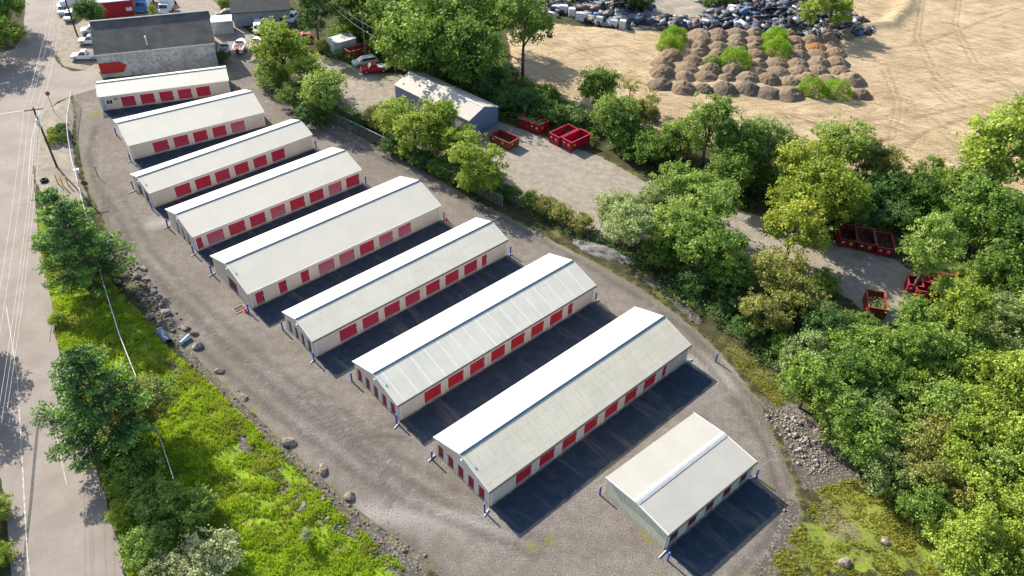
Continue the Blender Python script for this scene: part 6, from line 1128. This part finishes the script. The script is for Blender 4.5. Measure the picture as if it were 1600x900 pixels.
# grey block building at the top left
(e0x, e0y), (e1x, e1y), (r0x, r0y), (r1x, r1y) = BLOCK
th = math.atan2(e1y - e0y, e1x - e0x); L = math.hypot(e1x - e0x, e1y - e0y)
dep = abs(-(r0x - e0x) * math.sin(th) + (r0y - e0y) * math.cos(th)); dep1 = abs(-(r1x - e0x) * math.sin(th) + (r1y - e0y) * math.cos(th)); dep = (dep + dep1) / 2
root = thing('block_building', 'grey concrete block building with a large dark shingle roof behind the row', 'building', (e0x, e0y, 0), th)
t = NT('stained_concrete_wall'); n1 = t.noise(.35, 5, .65, t.tc.outputs['Object']); n2 = t.noise(1.6, 5, .7, t.tc.outputs['Object'])
c = t.mix(t.step(n1, .35, .65), (.33, .34, .34), (.50, .51, .49)); c = t.mix(t.step(n2, .48, .62, 0, .75), c, (.20, .215, .24)); t.color(c); t.bump(n2, .3, .05); BLOCKM = t.m
t = NT('dark_shingle_roof'); n1 = t.noise(.3, 5, .65, t.tc.outputs['Object']); n2 = t.noise(9, 3, .7, t.tc.outputs['Object'])
c = t.mix(t.step(n1, .35, .65), (.10, .092, .082), (.165, .152, .138)); c = t.mix(t.step(n2, .45, .65, 0, .6), c, (.06, .056, .052)); t.color(c); t.bump(n2, .5, .04); SHING = t.m
wb = MB(); wb.box(.2, L - .2, .2, .5, 0, 4.4).box(.2, L - .2, dep * 2 - .5, dep * 2 - .2, 0, 4.4)
for gx in (.2, L - .5): wb.prism([(.501, 0), (dep * 2 - .501, 0), (dep * 2 - .501, 4.55), (dep, 8.1), (.501, 4.55)], gx, gx + .3, 'x')
wl = wb.build('wall', BLOCKM, root)
rf = MB().prism([(0, 4.5), (dep, 8.3), (2 * dep, 4.5), (2 * dep, 4.65), (dep, 8.45), (0, 4.65)], 0, L, 'x').build('roof', SHING, root)
MB().box(-.02, L + .02, -.08, -.003, 4.38, 4.68).build('eave_trim', mat('pale_eave_trim', (.42, .43, .42), .7), rf)
MB().prism([(dep - .25, 8.43), (dep - .25, 8.5), (dep, 8.56), (dep + .25, 8.5), (dep + .25, 8.43)], -.02, L + .02, 'x').build('ridge_cap', mat('grey_green_ridge', (.25, .27, .26), .7), rf)
fl = MB().tube((L * .44, 1.0, 4.9), (L * .44, 1.0, 6.6), .14, .14, 10).build('flue_pipe', mat('steel_flue', (.55, .52, .52), .4, .4), root)
MB().tube((L * .44, 1.0, 6.6), (L * .44, 1.0, 6.9), .24, .16, 10).build('flue_cap', _mc['steel_flue'], fl)
MB().tube((L * .44, .1, 4.3), (L * .44, .1, 2.6), .12, .12, 8).build('downpipe', _mc['steel_flue'], root)
MB().prism([(.2, .9), (.2, 3.0), (3.8, 3.0), (4.9, 2.2), (4.2, 1.2), (4.0, .9)], .16, .199, 'y').build('painted_panel', mat('red_paint', (.42, .03, .025), .7, var=.1), root)
# pale annexe roof right of it
p0, p1, p2 = ANNEX
th = math.atan2(p1[1] - p0[1], p1[0] - p0[0]); La = math.hypot(p1[0] - p0[0], p1[1] - p0[1])
root = thing('lean_to_shed', 'low shed with a bright white flat roof against the right side of the grey building', 'shed', (p0[0], p0[1], 0), th)
MB().box(.1, La, 0, 3.2, 0, 2.6).build('wall', BLOCKM, root)
MB().box(0, La + .1, -.15, 3.4, 2.6, 2.75).build('roof', mat('white_roof_coating', (.8, .79, .76), .6, var=.03), root)
# red walled building
p0, p1 = RED
th = math.atan2(p1[1] - p0[1], p1[0] - p0[0]); La = math.hypot(p1[0] - p0[0], p1[1] - p0[1])
root = thing('red_building', 'red walled building with a pale blue roof at the top edge', 'building', (p0[0], p0[1], 0), th)
MB().box(0, La, 0, 14, 0, 3.3).build('wall', mat('red_siding', (.40, .02, .03), .7, var=.12), root)
rf = MB().prism([(-.3, 3.3), (7, 5.0), (14.3, 3.3), (14.3, 3.45), (7, 5.15), (-.3, 3.45)], -.2, La + .2, 'x').build('roof', ribbed('pale_blue_roof', (.50, .55, .66), .4, .3, 'x'), root)
MB().box(La * .85, La * .85 + 1.2, -.5, -.05, 1.2, 1.9).build('air_unit', mat('air_unit_white', (.7, .7, .72), .5), root)
# dark roofed building with a blue end
p0, p1 = DARK
th = math.atan2(p1[1] - p0[1], p1[0] - p0[0]); La = math.hypot(p1[0] - p0[0], p1[1] - p0[1])
root = thing('workshop', 'long workshop with a dark roof, grey front wall and blue end wall', 'building', (p0[0], p0[1], 0), th)
MB().box(0, La, 0, 10, 0, 2.9).build('wall', mat('grey_rendered_wall', (.4, .4, .4), .8, grain=.3), root)
MB().prism([(.251, 0), (9.749, 0), (9.749, 2.95), (5, 4.4), (.251, 2.95)], -.04, -.003, 'x').build('end_wall', ribbed('blue_end_siding', (.10, .28, .5), .5, .5, 'auto', shade=.5), root)
MB().prism([(-.4, 2.9), (5, 4.6), (10.4, 2.9), (10.4, 3.05), (5, 4.75), (-.4, 3.05)], -.3, La + .3, 'x').build('roof', mat('black_roof_felt', (.03, .032, .04), .8, var=.2, scale=.6), root)
# small white shed
p0, p1, p2 = SHED
th = math.atan2(p1[1] - p0[1], p1[0] - p0[0]); La = math.hypot(p1[0] - p0[0], p1[1] - p0[1])
root = thing('garden_shed', 'small white shed beside the rusty container in the upper lot', 'shed', (p0[0], p0[1], 0), th)
MB().box(0, La, 0, 2.6, 0, 2.3).build('wall', mat('white_painted_plywood', (.66, .68, .7), .7, var=.12, scale=.8), root)
MB().prism([(-.1, 2.3), (2.7, 2.65), (2.7, 2.75), (-.1, 2.4)], -.1, La + .1, 'x').build('roof', mat('white_shed_roof', (.74, .72, .69), .6), root)
dd_ = MB().box(.12, 1.9, -.04, -.004, .1, 2.1).build('door', mat('grey_white_door', (.6, .62, .64), .6), root)
MB().box(1.7, 1.76, -.07, -.041, 1.0, 1.15).build('handle', GALV, dd_)

# ------------------------------------------------------------------ containers
def box_container(lab, p, ang, w, l, h, col, sticker=True, load=False, grp='open top steel containers'):
    """p is a ground corner; local x runs along w, local y along l"""
    root = thing('open_container', lab, 'container', (p[0], p[1], 0), ang, grp)
    m = mat('container_paint_%d' % round(col[0] * 100), col, .6, var=.18, scale=1.2, grain=.25)
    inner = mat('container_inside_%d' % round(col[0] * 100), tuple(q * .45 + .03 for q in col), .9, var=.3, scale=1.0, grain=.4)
    z0 = .18; tk = .06; sx = 1 if w > 0 else -1; sy = 1 if l > 0 else -1; w = abs(w); l = abs(l)
    def bx(mb, a, b, c, d_, e, f): mb.box(min(a * sx, b * sx), max(a * sx, b * sx), min(c * sy, d_ * sy), max(c * sy, d_ * sy), e, f)
    mb = MB(); bx(mb, 0, w, 0, tk, z0, h); bx(mb, 0, w, l - tk, l, z0, h); bx(mb, 0, tk, tk, l - tk, z0, h); bx(mb, w - tk, w, tk, l - tk, z0, h); mb.build('side_walls', m, root)
    mb = MB(); bx(mb, tk, w - tk, tk, l - tk, z0, z0 + .1)
    mb.build('floor', inner, root)
    mb = MB(); bx(mb, -.06, w + .06, -.06, .1, h, h + .1); bx(mb, -.06, w + .06, l - .1, l + .06, h, h + .1); bx(mb, -.06, .1, .1, l - .1, h, h + .1); bx(mb, w - .1, w + .06, .1, l - .1, h, h + .1)
    mb.build('top_rim', mat('rim_paint_%d' % round(col[0] * 100), tuple(min(1, q * 1.1 + .03) for q in col), .6, var=.2), root)
    mb = MB(); n = int(l / .75)
    for i in range(1, n): bx(mb, w + .001, w + .07, l * i / n - .04, l * i / n + .04, z0, h); bx(mb, -.07, -.001, l * i / n - .04, l * i / n + .04, z0, h)
    mb.build('side_ribs', m, root)
    mb = MB(); bx(mb, .1, .25, -.02, l + .02, 0, z0); bx(mb, w - .25, w - .1, -.02, l + .02, 0, z0); mb.build('skids', mat('rusty_iron', (.16, .07, .03), .8), root)
    mb = MB(); bx(mb, w * .5 - .03, w * .5 + .03, -.06, -.002, z0, h); bx(mb, .02, .1, -.07, -.002, z0, h); mb.build('door_bars', m, root)
    if sticker:
        mb = MB(); bx(mb, w * .6, w * .6 + .42, -.016, -.003, h * .5, h * .5 + .42); mb.build('sticker', mat('yellow_sticker', (.75, .5, .08), .5), root)
        mb = MB(); bx(mb, w * .15, w * .15 + .35, -.016, -.003, h * .62, h * .62 + .2); mb.build('white_sticker', WHITE, root)
        mb = MB(); bx(mb, w + .072, w + .082, .5, .85, h * .55, h * .55 + .4); mb.build('side_sticker', _mc['yellow_sticker'], root)
    if load:
        V, F, tn = leaves_from(np.random.RandomState(5).uniform([.2 * sx, .3 * sy, h * .5], [w * .9 * sx, l * .7 * sy, h * 1.05], (260, 3)), np.tile([0, 0, 1.], (260, 1)), np.random.RandomState(6).uniform(.3, 1, 260), .14, np.random.RandomState(7))
        o = link_mesh('creeper', arr_mesh('creeper', V, F, LEAF['grey'], {'tone': tn}), root)
    return root
RED1 = (.42, .010, .04); RED2 = (.30, .015, .02); RUSTY = (.27, .055, .035)
def ang_(a, b): return math.atan2(b[1] - a[1], b[0] - a[0])
cA = DUMP['A']; aA = ang_(cA[0], cA[1]) + PI
# local x from left corner to near corner, local y away from the camera
box_container('bright red container with a yellow sticker, right one of the pair by the drive', cA[1], ang_(cA[1], cA[0]), 2.25, 4.6, 1.75, RED1)
cB = DUMP['Bx']; box_container('bright red container with a brown inside, left one of the pair by the drive', cB[1], ang_(cA[1], cA[0]), 2.25, 4.6, 1.75, (.40, .012, .05))
cC = DUMP['C']; box_container('dark red container, right one of the overgrown pair by the blue grey building', cC[1], ang_(cC[1], cC[0]), 2.15, 3.2, 1.7, RED2, load=True)
cC2 = DUMP['C2']; box_container('dark red container, left one of the overgrown pair by the blue grey building', cC2[1], ang_(cC2[1], cC2[0]), 2.15, 3.2, 1.7, (.29, .016, .022), sticker=False, load=True)
cD = DUMP['D']; box_container('low rusty brown container against the end of the blue grey building', cD[1], ang_(cD[1], cD[0]), 4.3, 2.6, 1.35, RUSTY)
cE = DUMP['E']; box_container('rusty red brown container behind the white car', cE[0], ang_(cE[0], cE[1]), 4.8, 2.2, 1.5, (.38, .07, .045))
for (x, y), lab, cc in zip(DUMPF, ['dark red container, right one of the row of three beyond the open lot', 'dark red container, middle one of the row of three beyond the open lot', 'dark red container, left one of the row of three beyond the open lot'], [(.28, .012, .035), (.22, .018, .018), (.23, .018, .02)]):
    box_container(lab, (x - 1.15, y - .3), R(-12), 2.35, 4.0, 1.35, cc)
x, y = DUMPG[0]; box_container('lone rusty container with an open dark inside at the near end of the lot', (x - 1.2, y - 2.0), R(-12), 2.3, 3.6, 1.7, (.25, .05, .03), sticker=False, load=True)
for (x, y), lab, a_, w_, l_ in zip(DUMPH, ['red container with a yellow sticker under the small tree with the bare trunk', 'orange red container behind the one with the yellow sticker', 'rusty container at the right end under the leafy saplings', 'rusty container half hidden behind the leafy saplings', 'red container end showing left of the bare trunk'], [-14, -14, -14, -14, -14], [4.8, 3.6, 3.6, 3.4, 1.8], [2.3, 2.3, 2.3, 2.2, 2.0]):
    box_container(lab, (x - w_ / 2, y - 1.0), R(a_), w_, l_, 1.6, (.30, .012, .014) if 'yellow' in lab else (.28, .055, .03))

# ------------------------------------------------------------------ vehicles
def wheel(root, x, y, r=.36, w=.24):
    t_ = MB(); n = 18
    t_.tube((x, y - w / 2, r), (x, y + w / 2, r), r, r, n)
    ty = t_.build('wheel', RUBBER, root, bevel=.03)
    s = -1 if y < 0 else 1
    MB().tube((x, y + s * w / 2, r), (x, y + s * (w / 2 + .02), r), r * .58, r * .52, 12).build('rim', mat('alloy_rim', (.55, .55, .57), .35, .6), ty)
def vehicle(name, lab, cat, a, b, col, kind, grp='parked vehicles', face=None, interior=None):
    """a = front end, b = rear end on the ground"""
    d = Vector((b[0] - a[0], b[1] - a[1], 0)); L = face or d.length
    rz = math.atan2(d.y, d.x); cx, cy = (a[0] + b[0]) / 2, (a[1] + b[1]) / 2
    if face: cx, cy = a[0] + d.normalized().x * face / 2, a[1] + d.normalized().y * face / 2
    root = thing(name, lab, cat, (cx, cy, .03), rz, grp)
    m = mat('car_paint_%s' % '_'.join(name.split('_')[:1]) + ('_%d%d%d' % tuple(round(q * 20) for q in col)), col, .3, var=.02, spec=.5)
    w = .92; h = L / 2
    # x: -h front .. +h rear
    if kind == 'pickup':
        body = [(-h, .45), (-h, .82), (-h + .15, .98), (-h + 1.45, 1.08), (h * .12, 1.1), (h, 1.08), (h, .45), (h - .3, .38), (-h + .3, .38)]
        cabp = [(-h + 1.4, 1.07), (-h + 2.0, 1.68), (-h + 2.2, 1.75), (h * .10, 1.75), (h * .17, 1.07)]
        gl = [(-h + 1.52, 1.12), (-h + 2.07, 1.66), (h * .06, 1.66), (h * .1, 1.12)]
    elif kind == 'suv':
        body = [(-h, .4), (-h, .78), (-h + .15, .92), (-h + 1.2, 1.02), (h - .1, 1.06), (h, .9), (h, .42), (h - .3, .34), (-h + .3, .34)]
        cabp = [(-h + 1.05, 1.0), (-h + 1.85, 1.52), (-h + 2.2, 1.6), (h - .55, 1.58), (h - .06, 1.04)]
        gl = [(-h + 1.25, 1.05), (-h + 1.92, 1.5), (h - .62, 1.5), (h - .25, 1.08)]
    b_ = MB(); b_.prism(body, -w, w, 'y'); b_.build('body', m, root, bevel=.06)
    # tapered cab
    cb = MB(); n = len(cabp); zt = max(p[1] for p in cabp); zb = min(p[1] for p in cabp)
    f = lambda z: w - .03 - .16 * (z - zb) / (zt - zb)
    cb.add([(p[0], -f(p[1]), p[1]) for p in cabp] + [(p[0], f(p[1]), p[1]) for p in cabp], [tuple(range(n)), tuple(range(2 * n - 1, n - 1, -1))] + [(i, i + n, (i + 1) % n + n, (i + 1) % n) for i in range(n)])
    cab = cb.build('cab', m, root, bevel=.05)
    g2 = MB(); q = len(gl)
    for s in (-1, 1):
        g2.add([(p[0], s * (f(p[1]) + .012), p[1]) for p in gl], [tuple(range(q))])
    g2.build('side_windows', GLASS, cab)
    (x0, z0), (x1, z1) = cabp[0], cabp[1]
    MB().add([(x0 + .04 - .02, -f(z0) + .08, z0 + .06), (x0 + .02, f(z0) - .08, z0 + .06), (x1 - .04, f(z1) - .06, z1 - .02), (x1 - .04, -f(z1) + .06, z1 - .02)], [(0, 1, 2, 3)]).build('windscreen', GLASS, cab)
    if kind == 'pickup':
        bed = MB(); bed.box(h * .2, h - .08, -w + .1, w - .1, 1.101, 1.125)
        bed.build('bed_cover' if interior else 'truck_bed', mat('grey_bed_cover', (.42, .42, .42), .6) if interior else mat('dark_bed', (.06, .065, .075), .7), root)
    for x in (-h + .95, h - 1.05):
        for s in (-1, 1): wheel(root, x, s * (w - .1), .38 if kind == 'pickup' else .34)
    for s in (-1, 1):
        MB().box(-h - .02, -h + .06, s * .72 - .16, s * .72 + .16, .66, .8).build('headlight', mat('headlight_glass', (.75, .76, .78), .2), root)
        MB().box(h - .05, h + .02, s * .76 - .1, s * .76 + .1, .7, .95).build('tail_light', mat('tail_light_red', (.4, .01, .01), .3), root)
    MB().box(-h - .08, -h + .02, -w + .05, w - .05, .38, .56).build('bumper', mat('grey_bumper', (.3, .3, .31), .4), root)
    return root
WC = (.78, .78, .78)
V_ = VEH
vehicle('pickup_truck', 'white pickup truck parked nearest the row beside the grey building', 'pickup truck', V_['wp1'][0], V_['wp1'][1], WC, 'pickup', face=5.3)
vehicle('pickup_truck', 'second white pickup truck, behind the nearest white one, nose out from the grey building', 'pickup truck', V_['wp2'][0], V_['wp2'][1], WC, 'pickup', face=5.2)
vehicle('parked_car', 'white car just beyond the two white pickups by the grey building', 'car', V_['wc'][0], V_['wc'][1], (.7, .73, .78), 'suv', face=4.6)
vehicle('parked_car', 'white car parked under the pole at the top left', 'car', V_['wc3'][0], V_['wc3'][1], WC, 'suv', face=4.4)
vehicle('parked_car', 'bluish white car behind the pole at the top left', 'car', V_['wc4'][0], V_['wc4'][1], (.55, .65, .72), 'suv', face=4.4)
vehicle('pickup_truck', 'red pickup truck with a grey bed cover in the upper lot', 'pickup truck', V_['red'][0], V_['red'][1], (.55, .012, .03), 'pickup', face=5.3, interior=True)
vehicle('parked_car', 'white car beside the red pickup in the upper lot', 'car', V_['white'][0], V_['white'][1], (.75, .76, .78), 'suv', face=4.9)
for i, ((x, y), lab, cc, kd) in enumerate(zip(MISC[1:], ['dark car at the top edge left of the workshop', 'dark grey car beside the blue end of the workshop', 'white car behind the bright tree by the workshop', 'white car left of the red machine', 'pale car partly behind the bright tree', 'red car half hidden behind the bright tree', 'white car at the right end of the workshop', 'white car lowest in the group before the workshop'], [(.05, .06, .07), (.10, .10, .11), WC, WC, (.6, .62, .65), (.5, .03, .03), WC, WC], ['suv'] * 8)):
    a_ = [0.3, .3, 2.0, 1.4, 2.2, .2, 1.5, 1.9][i]
    vehicle('parked_car', lab, 'car', (x, y), (x + math.cos(a_), y + math.sin(a_)), cc, kd, face=4.4)
def box_truck(lab, x, y, rz, cabc, boxc, L=7.0):
    root = thing('box_truck', lab, 'truck', (x, y, 0), rz, 'parked vehicles')
    MB().box(-1.15, 1.15, 1.9, L, .9, 3.1).build('cargo_box', mat('cargo_box_white', boxc, .5, var=.04), root, bevel=.04)
    cab = MB().prism([(0, .6), (0, 1.3), (.55, 1.5), (.8, 2.3), (1.8, 2.4), (1.8, .6)], -1.0, 1.0, 'x').build('cab', mat('truck_cab_%d' % round(cabc[2] * 100), cabc, .35, var=.03), root, bevel=.05)
    MB().add([(-.85, .56, 1.56), (.85, .56, 1.56), (.8, .77, 2.22), (-.8, .77, 2.22)], [(0, 1, 2, 3)]).build('windscreen', GLASS, cab)
    for yy in (.9, L - 1.4):
        for s in (-1, 1):
            w_ = MB().tube((s * .85, yy, .48), (s * 1.1, yy, .48), .46, .46, 16).build('wheel', RUBBER, root)
            MB().tube((s * 1.1, yy, .48), (s * 1.13, yy, .48), .24, .2, 10).build('rim', WHITE, w_)
    MB().box(-.95, .95, -.08, .02, .5, .75).build('bumper', mat('grey_bumper', (.3, .3, .31), .4), root)
(x, y), (x2, y2) = TRUCKS
box_truck('white box truck with a blue cab at the top edge beside the red walled building', x, y, R(8), (.04, .16, .5), (.72, .78, .82), 8.5)
box_truck('white box truck with a short body behind the ridge of the grey building', x2, y2, R(6), (.7, .7, .72), (.8, .8, .8), 5.0)
vx, vy = V_['van'][0]; box_truck('white van parked at the roadside in the top left', vx, vy, R(-60), (.72, .74, .76), (.74, .76, .78), 6.0)
# red machine (small excavator)
x, y = MISC[0]
def digger(lab, x, y, rz, col):
    root = thing('excavator', lab, 'excavator', (x, y, 0), rz)
    m = mat('machine_paint_%d' % round(col[0] * 100), col, .5, var=.1)
    for s in (-1, 1): MB().box(-1.4, 1.4, s * .95 - .25, s * .95 + .25, 0, .7).build('track', RUBBER, root, bevel=.15)
    b_ = MB().box(-1.2, 1.0, -.95, .95, .75, 1.7).build('body', m, root, bevel=.08)
    c_ = MB().box(0, .95, .15, .95, 1.7, 2.6).build('cab', m, root, bevel=.06); MB().box(.951, .97, .25, .85, 1.8, 2.5).build('window', GLASS, c_)
    a_ = MB().tube((1.0, -.3, 1.4), (2.6, -.3, 3.2), .2, .16, 6).tube((2.6, -.3, 3.2), (3.8, -.3, 1.3), .15, .12, 6).build('arm', m, root)
    MB().box(3.5, 4.1, -.7, .1, .7, 1.3).build('bucket', mat('dark_steel', (.08, .07, .07), .6), a_)
digger('orange red excavator behind the box truck at the top edge', x, y, 2.3, (.5, .1, .04))
x, y = MISC[4]; digger('red machine among the cars in front of the workshop', x - 1, y + 2.5, .2, (.6, .04, .02))
# boats on trailers
def boat(lab, x, y, rz, inc, hullc, s=1.0):
    root = thing('motor_boat', lab, 'boat', (x, y, 0), rz, 'boats parked behind the grey building', s)
    outl = [(-.95, -2.4), (.95, -2.4), (1.05, -.5), (.95, 1.2), (.6, 2.3), (0, 2.9), (-.6, 2.3), (-.95, 1.2), (-1.05, -.5)]
    n = len(outl); inn = [(p[0] * .78, -2.2 if p[1] < -2 else min(p[1] * .8, 1.1)) for p in outl]
    V = [(p[0] * .7, p[1] * .92, .55) for p in outl] + [(p[0], p[1], 1.35) for p in outl] + [(p[0], p[1], 1.36) for p in inn] + [(p[0] * .9, p[1] * .95, .85) for p in inn]
    F = [tuple(range(n - 1, -1, -1))] + [(k * n + i, k * n + (i + 1) % n, (k + 1) * n + (i + 1) % n, (k + 1) * n + i) for k in range(3) for i in range(n)]
    MB().add(V, F).build('hull', mat('boat_hull_%d' % round(hullc[0] * 100), hullc, .35, var=.03), root)
    V2 = [(p[0] * .9, p[1] * .95, .87) for p in inn]
    MB().add(V2, [tuple(range(n))]).build('deck', mat('boat_deck_cream', (.6, .56, .48), .7), root)
    MB().box(-.68, .68, -2.0, -1.0, .88, 1.3).build('stern_seat', mat('boat_seat_%d' % round(inc[0] * 100), inc, .6), root, bevel=.06)
    for sx_ in (-.55, .12): MB().box(sx_, sx_ + .43, -.4, .1, .88, 1.45).build('seat', mat('boat_seat_white', (.7, .68, .64), .6), root, bevel=.05)
    ws = MB().add([(-.8, .55, 1.37), (.8, .55, 1.37), (.65, .2, 1.85), (-.65, .2, 1.85)], [(0, 1, 2, 3)]).build('windscreen', mat('tinted_screen', (.06, .08, .1), .15), root)
    MB().box(-.25, .25, -2.75, -2.41, .6, 1.6).build('outboard_motor', mat('motor_black', (.04, .04, .045), .4), root, bevel=.05)
    tr = MB().box(-.8, -.7, -2.2, 2.0, .4, .52).box(.7, .8, -2.2, 2.0, .4, .52).tube((0, 1.9, .46), (0, 3.8, .46), .05).build('trailer', GALV, root)
    for s_ in (-1, 1): MB().tube((s_ * .95, -.6, .3), (s_ * 1.12, -.6, .3), .3, .3, 14).build('wheel', RUBBER, tr)
boat('weathered boat with a dark interior, left of the three behind the grey building', BOATS[0][0], BOATS[0][1], R(8), (.12, .06, .05), (.40, .38, .36))
boat('white boat with a red stern seat, middle of the three behind the grey building', BOATS[1][0], BOATS[1][1], R(8), (.45, .02, .03), (.76, .76, .76), 1.1)
boat('white boat with a red stern, right of the three, half behind the bright tree', BOATS[2][0], BOATS[2][1], R(12), (.5, .05, .02), (.77, .77, .77), 1.05)

# ------------------------------------------------------------------ scrap yard along the top edge
def heap(name, x, y, r, n, seed, cols, lab, smin=.2, smax=.9, hgt=.35):
    rs = np.random.RandomState(seed)
    V, F, C_ = [], [], []
    for i in range(n):
        a = rs.uniform(0, 6.28); q = math.sqrt(rs.rand()) * r; px, py = x + q * math.cos(a) * 1.3, y + q * math.sin(a)
        z = (1 - q / r) * r * hgt * rs.uniform(.5, 1.1) + .1
        sc_ = smin + (smax - smin) * rs.rand() ** 3.2; sx, sy, sz = sc_ * rs.uniform(.7, 1.6), sc_ * rs.uniform(.3, 1.0), sc_ * rs.uniform(.05, .6)
        M_ = Matrix.Rotation(rs.uniform(0, 6.28), 3, 'Z') @ Matrix.Rotation(rs.uniform(-.9, .9), 3, 'X')
        base = len(V)
        for cx in (-1, 1):
            for cy in (-1, 1):
                for cz_ in (-1, 1):
                    v_ = M_ @ Vector((cx * sx * .5, cy * sy * .5 * rs.uniform(.7, 1.1), cz_ * sz * .5)); V.append((px + v_.x, py + v_.y, max(.02, z + v_.z)))
        t_ = rs.rand(); C_ += [t_] * 8
        F += [tuple(base + k for k in f) for f in ((0,1,3,2),(4,6,7,5),(0,4,5,1),(2,3,7,6),(0,2,6,4),(1,5,7,3))]
    me = arr_mesh(name, np.array(V), np.array(F), cols, {'tone': np.array(C_)})
    return tag(link_mesh(name, me), lab, 'scrap', None, 'stuff')
t = NT('mixed_scrap'); a = t.n.new('ShaderNodeAttribute'); a.attribute_name = 'tone'; r = t.n.new('ShaderNodeValToRGB'); r.color_ramp.interpolation = 'CONSTANT'
els = [(0, (.05, .055, .07)), (.28, (.13, .14, .155)), (.42, (.12, .085, .06)), (.56, (.24, .25, .26)), (.66, (.03, .035, .05)), (.84, (.5, .5, .49)), (.93, (.07, .13, .25)), (.97, (.22, .11, .07))]
r.color_ramp.elements[0].position = 0; r.color_ramp.elements[0].color = (*els[0][1], 1); r.color_ramp.elements[1].position = els[1][0]; r.color_ramp.elements[1].color = (*els[1][1], 1)
for p_, c_ in els[2:]: e = r.color_ramp.elements.new(p_); e.color = (*c_, 1)
t.link(a.outputs['Fac'], r.inputs[0]); t.color(r.outputs[0]); t.bsdf.inputs['Roughness'].default_value = .6; SCRAP = t.m
for i, (x, y, r_) in enumerate(SCRAPC):
    heap('scrap_heap', x, y, r_, int(90 * r_), 20 + i, SCRAP, 'heap of mixed scrap metal and junk, part of the scrap yard along the top edge', .18, 2.4)
def appliance(lab, x, y, rz, w, d_, h, c, grp='discarded appliances in the scrap yard'):
    root = thing('discarded_appliance', lab, 'appliance', (x, y, 0), rz, grp)
    m = mat('appliance_%d' % round(c[0] * 100), c, .5, var=.12, scale=2)
    MB().box(-w / 2, w / 2, -d_ / 2, d_ / 2, 0.02, h).build('cabinet', m, root, bevel=.04)
    MB().box(-w / 2 + .06, w / 2 - .06, -d_ / 2 - .03, -d_ / 2 - .003, .12, h - .25).build('door', mat('appliance_door', (.6, .6, .62), .5), root)
AL = ['first at the left end', 'second from the left', 'third from the left', 'fourth from the left', 'fifth from the left', 'tall white one at the middle', 'tan one at the right end', 'small grey one behind', 'bluish one behind', 'white one near the old cars', 'white one at the foot of the big heap', 'pale one at the foot of the big heap']
rr = random.Random(4)
for i, (x, y) in enumerate(APPL):
    c = rr.choice([(.62, .63, .66), (.42, .47, .55), (.55, .50, .42)]); appliance('discarded boxy appliance in the scrap yard, ' + AL[i], x, y, rr.uniform(-.4, .4), rr.uniform(1.2, 2.0), rr.uniform(.9, 1.3), rr.uniform(1.2, 1.9), c)
for i, (x, y) in enumerate(OLDCARS):
    vehicle('scrapped_car', ['grey scrapped car at the left end of the scrap yard', 'white scrapped truck in the middle of the old cars', 'dark scrapped car right of the white one'][i], 'car', (x, y), (x + .6, y + 1), [(.35, .37, .4), (.7, .72, .72), (.12, .14, .15)][i], ['suv', 'pickup', 'suv'][i], face=4.6, grp='old cars in the scrap yard')
vehicle('scrapped_car', 'dark wrecked car half buried in bushes between the thin sparse trees', 'car', (WRECK[0], WRECK[1]), (WRECK[0] + 1, WRECK[1] - .6), (.05, .05, .055), 'suv', face=4.2, grp='old cars in the scrap yard')
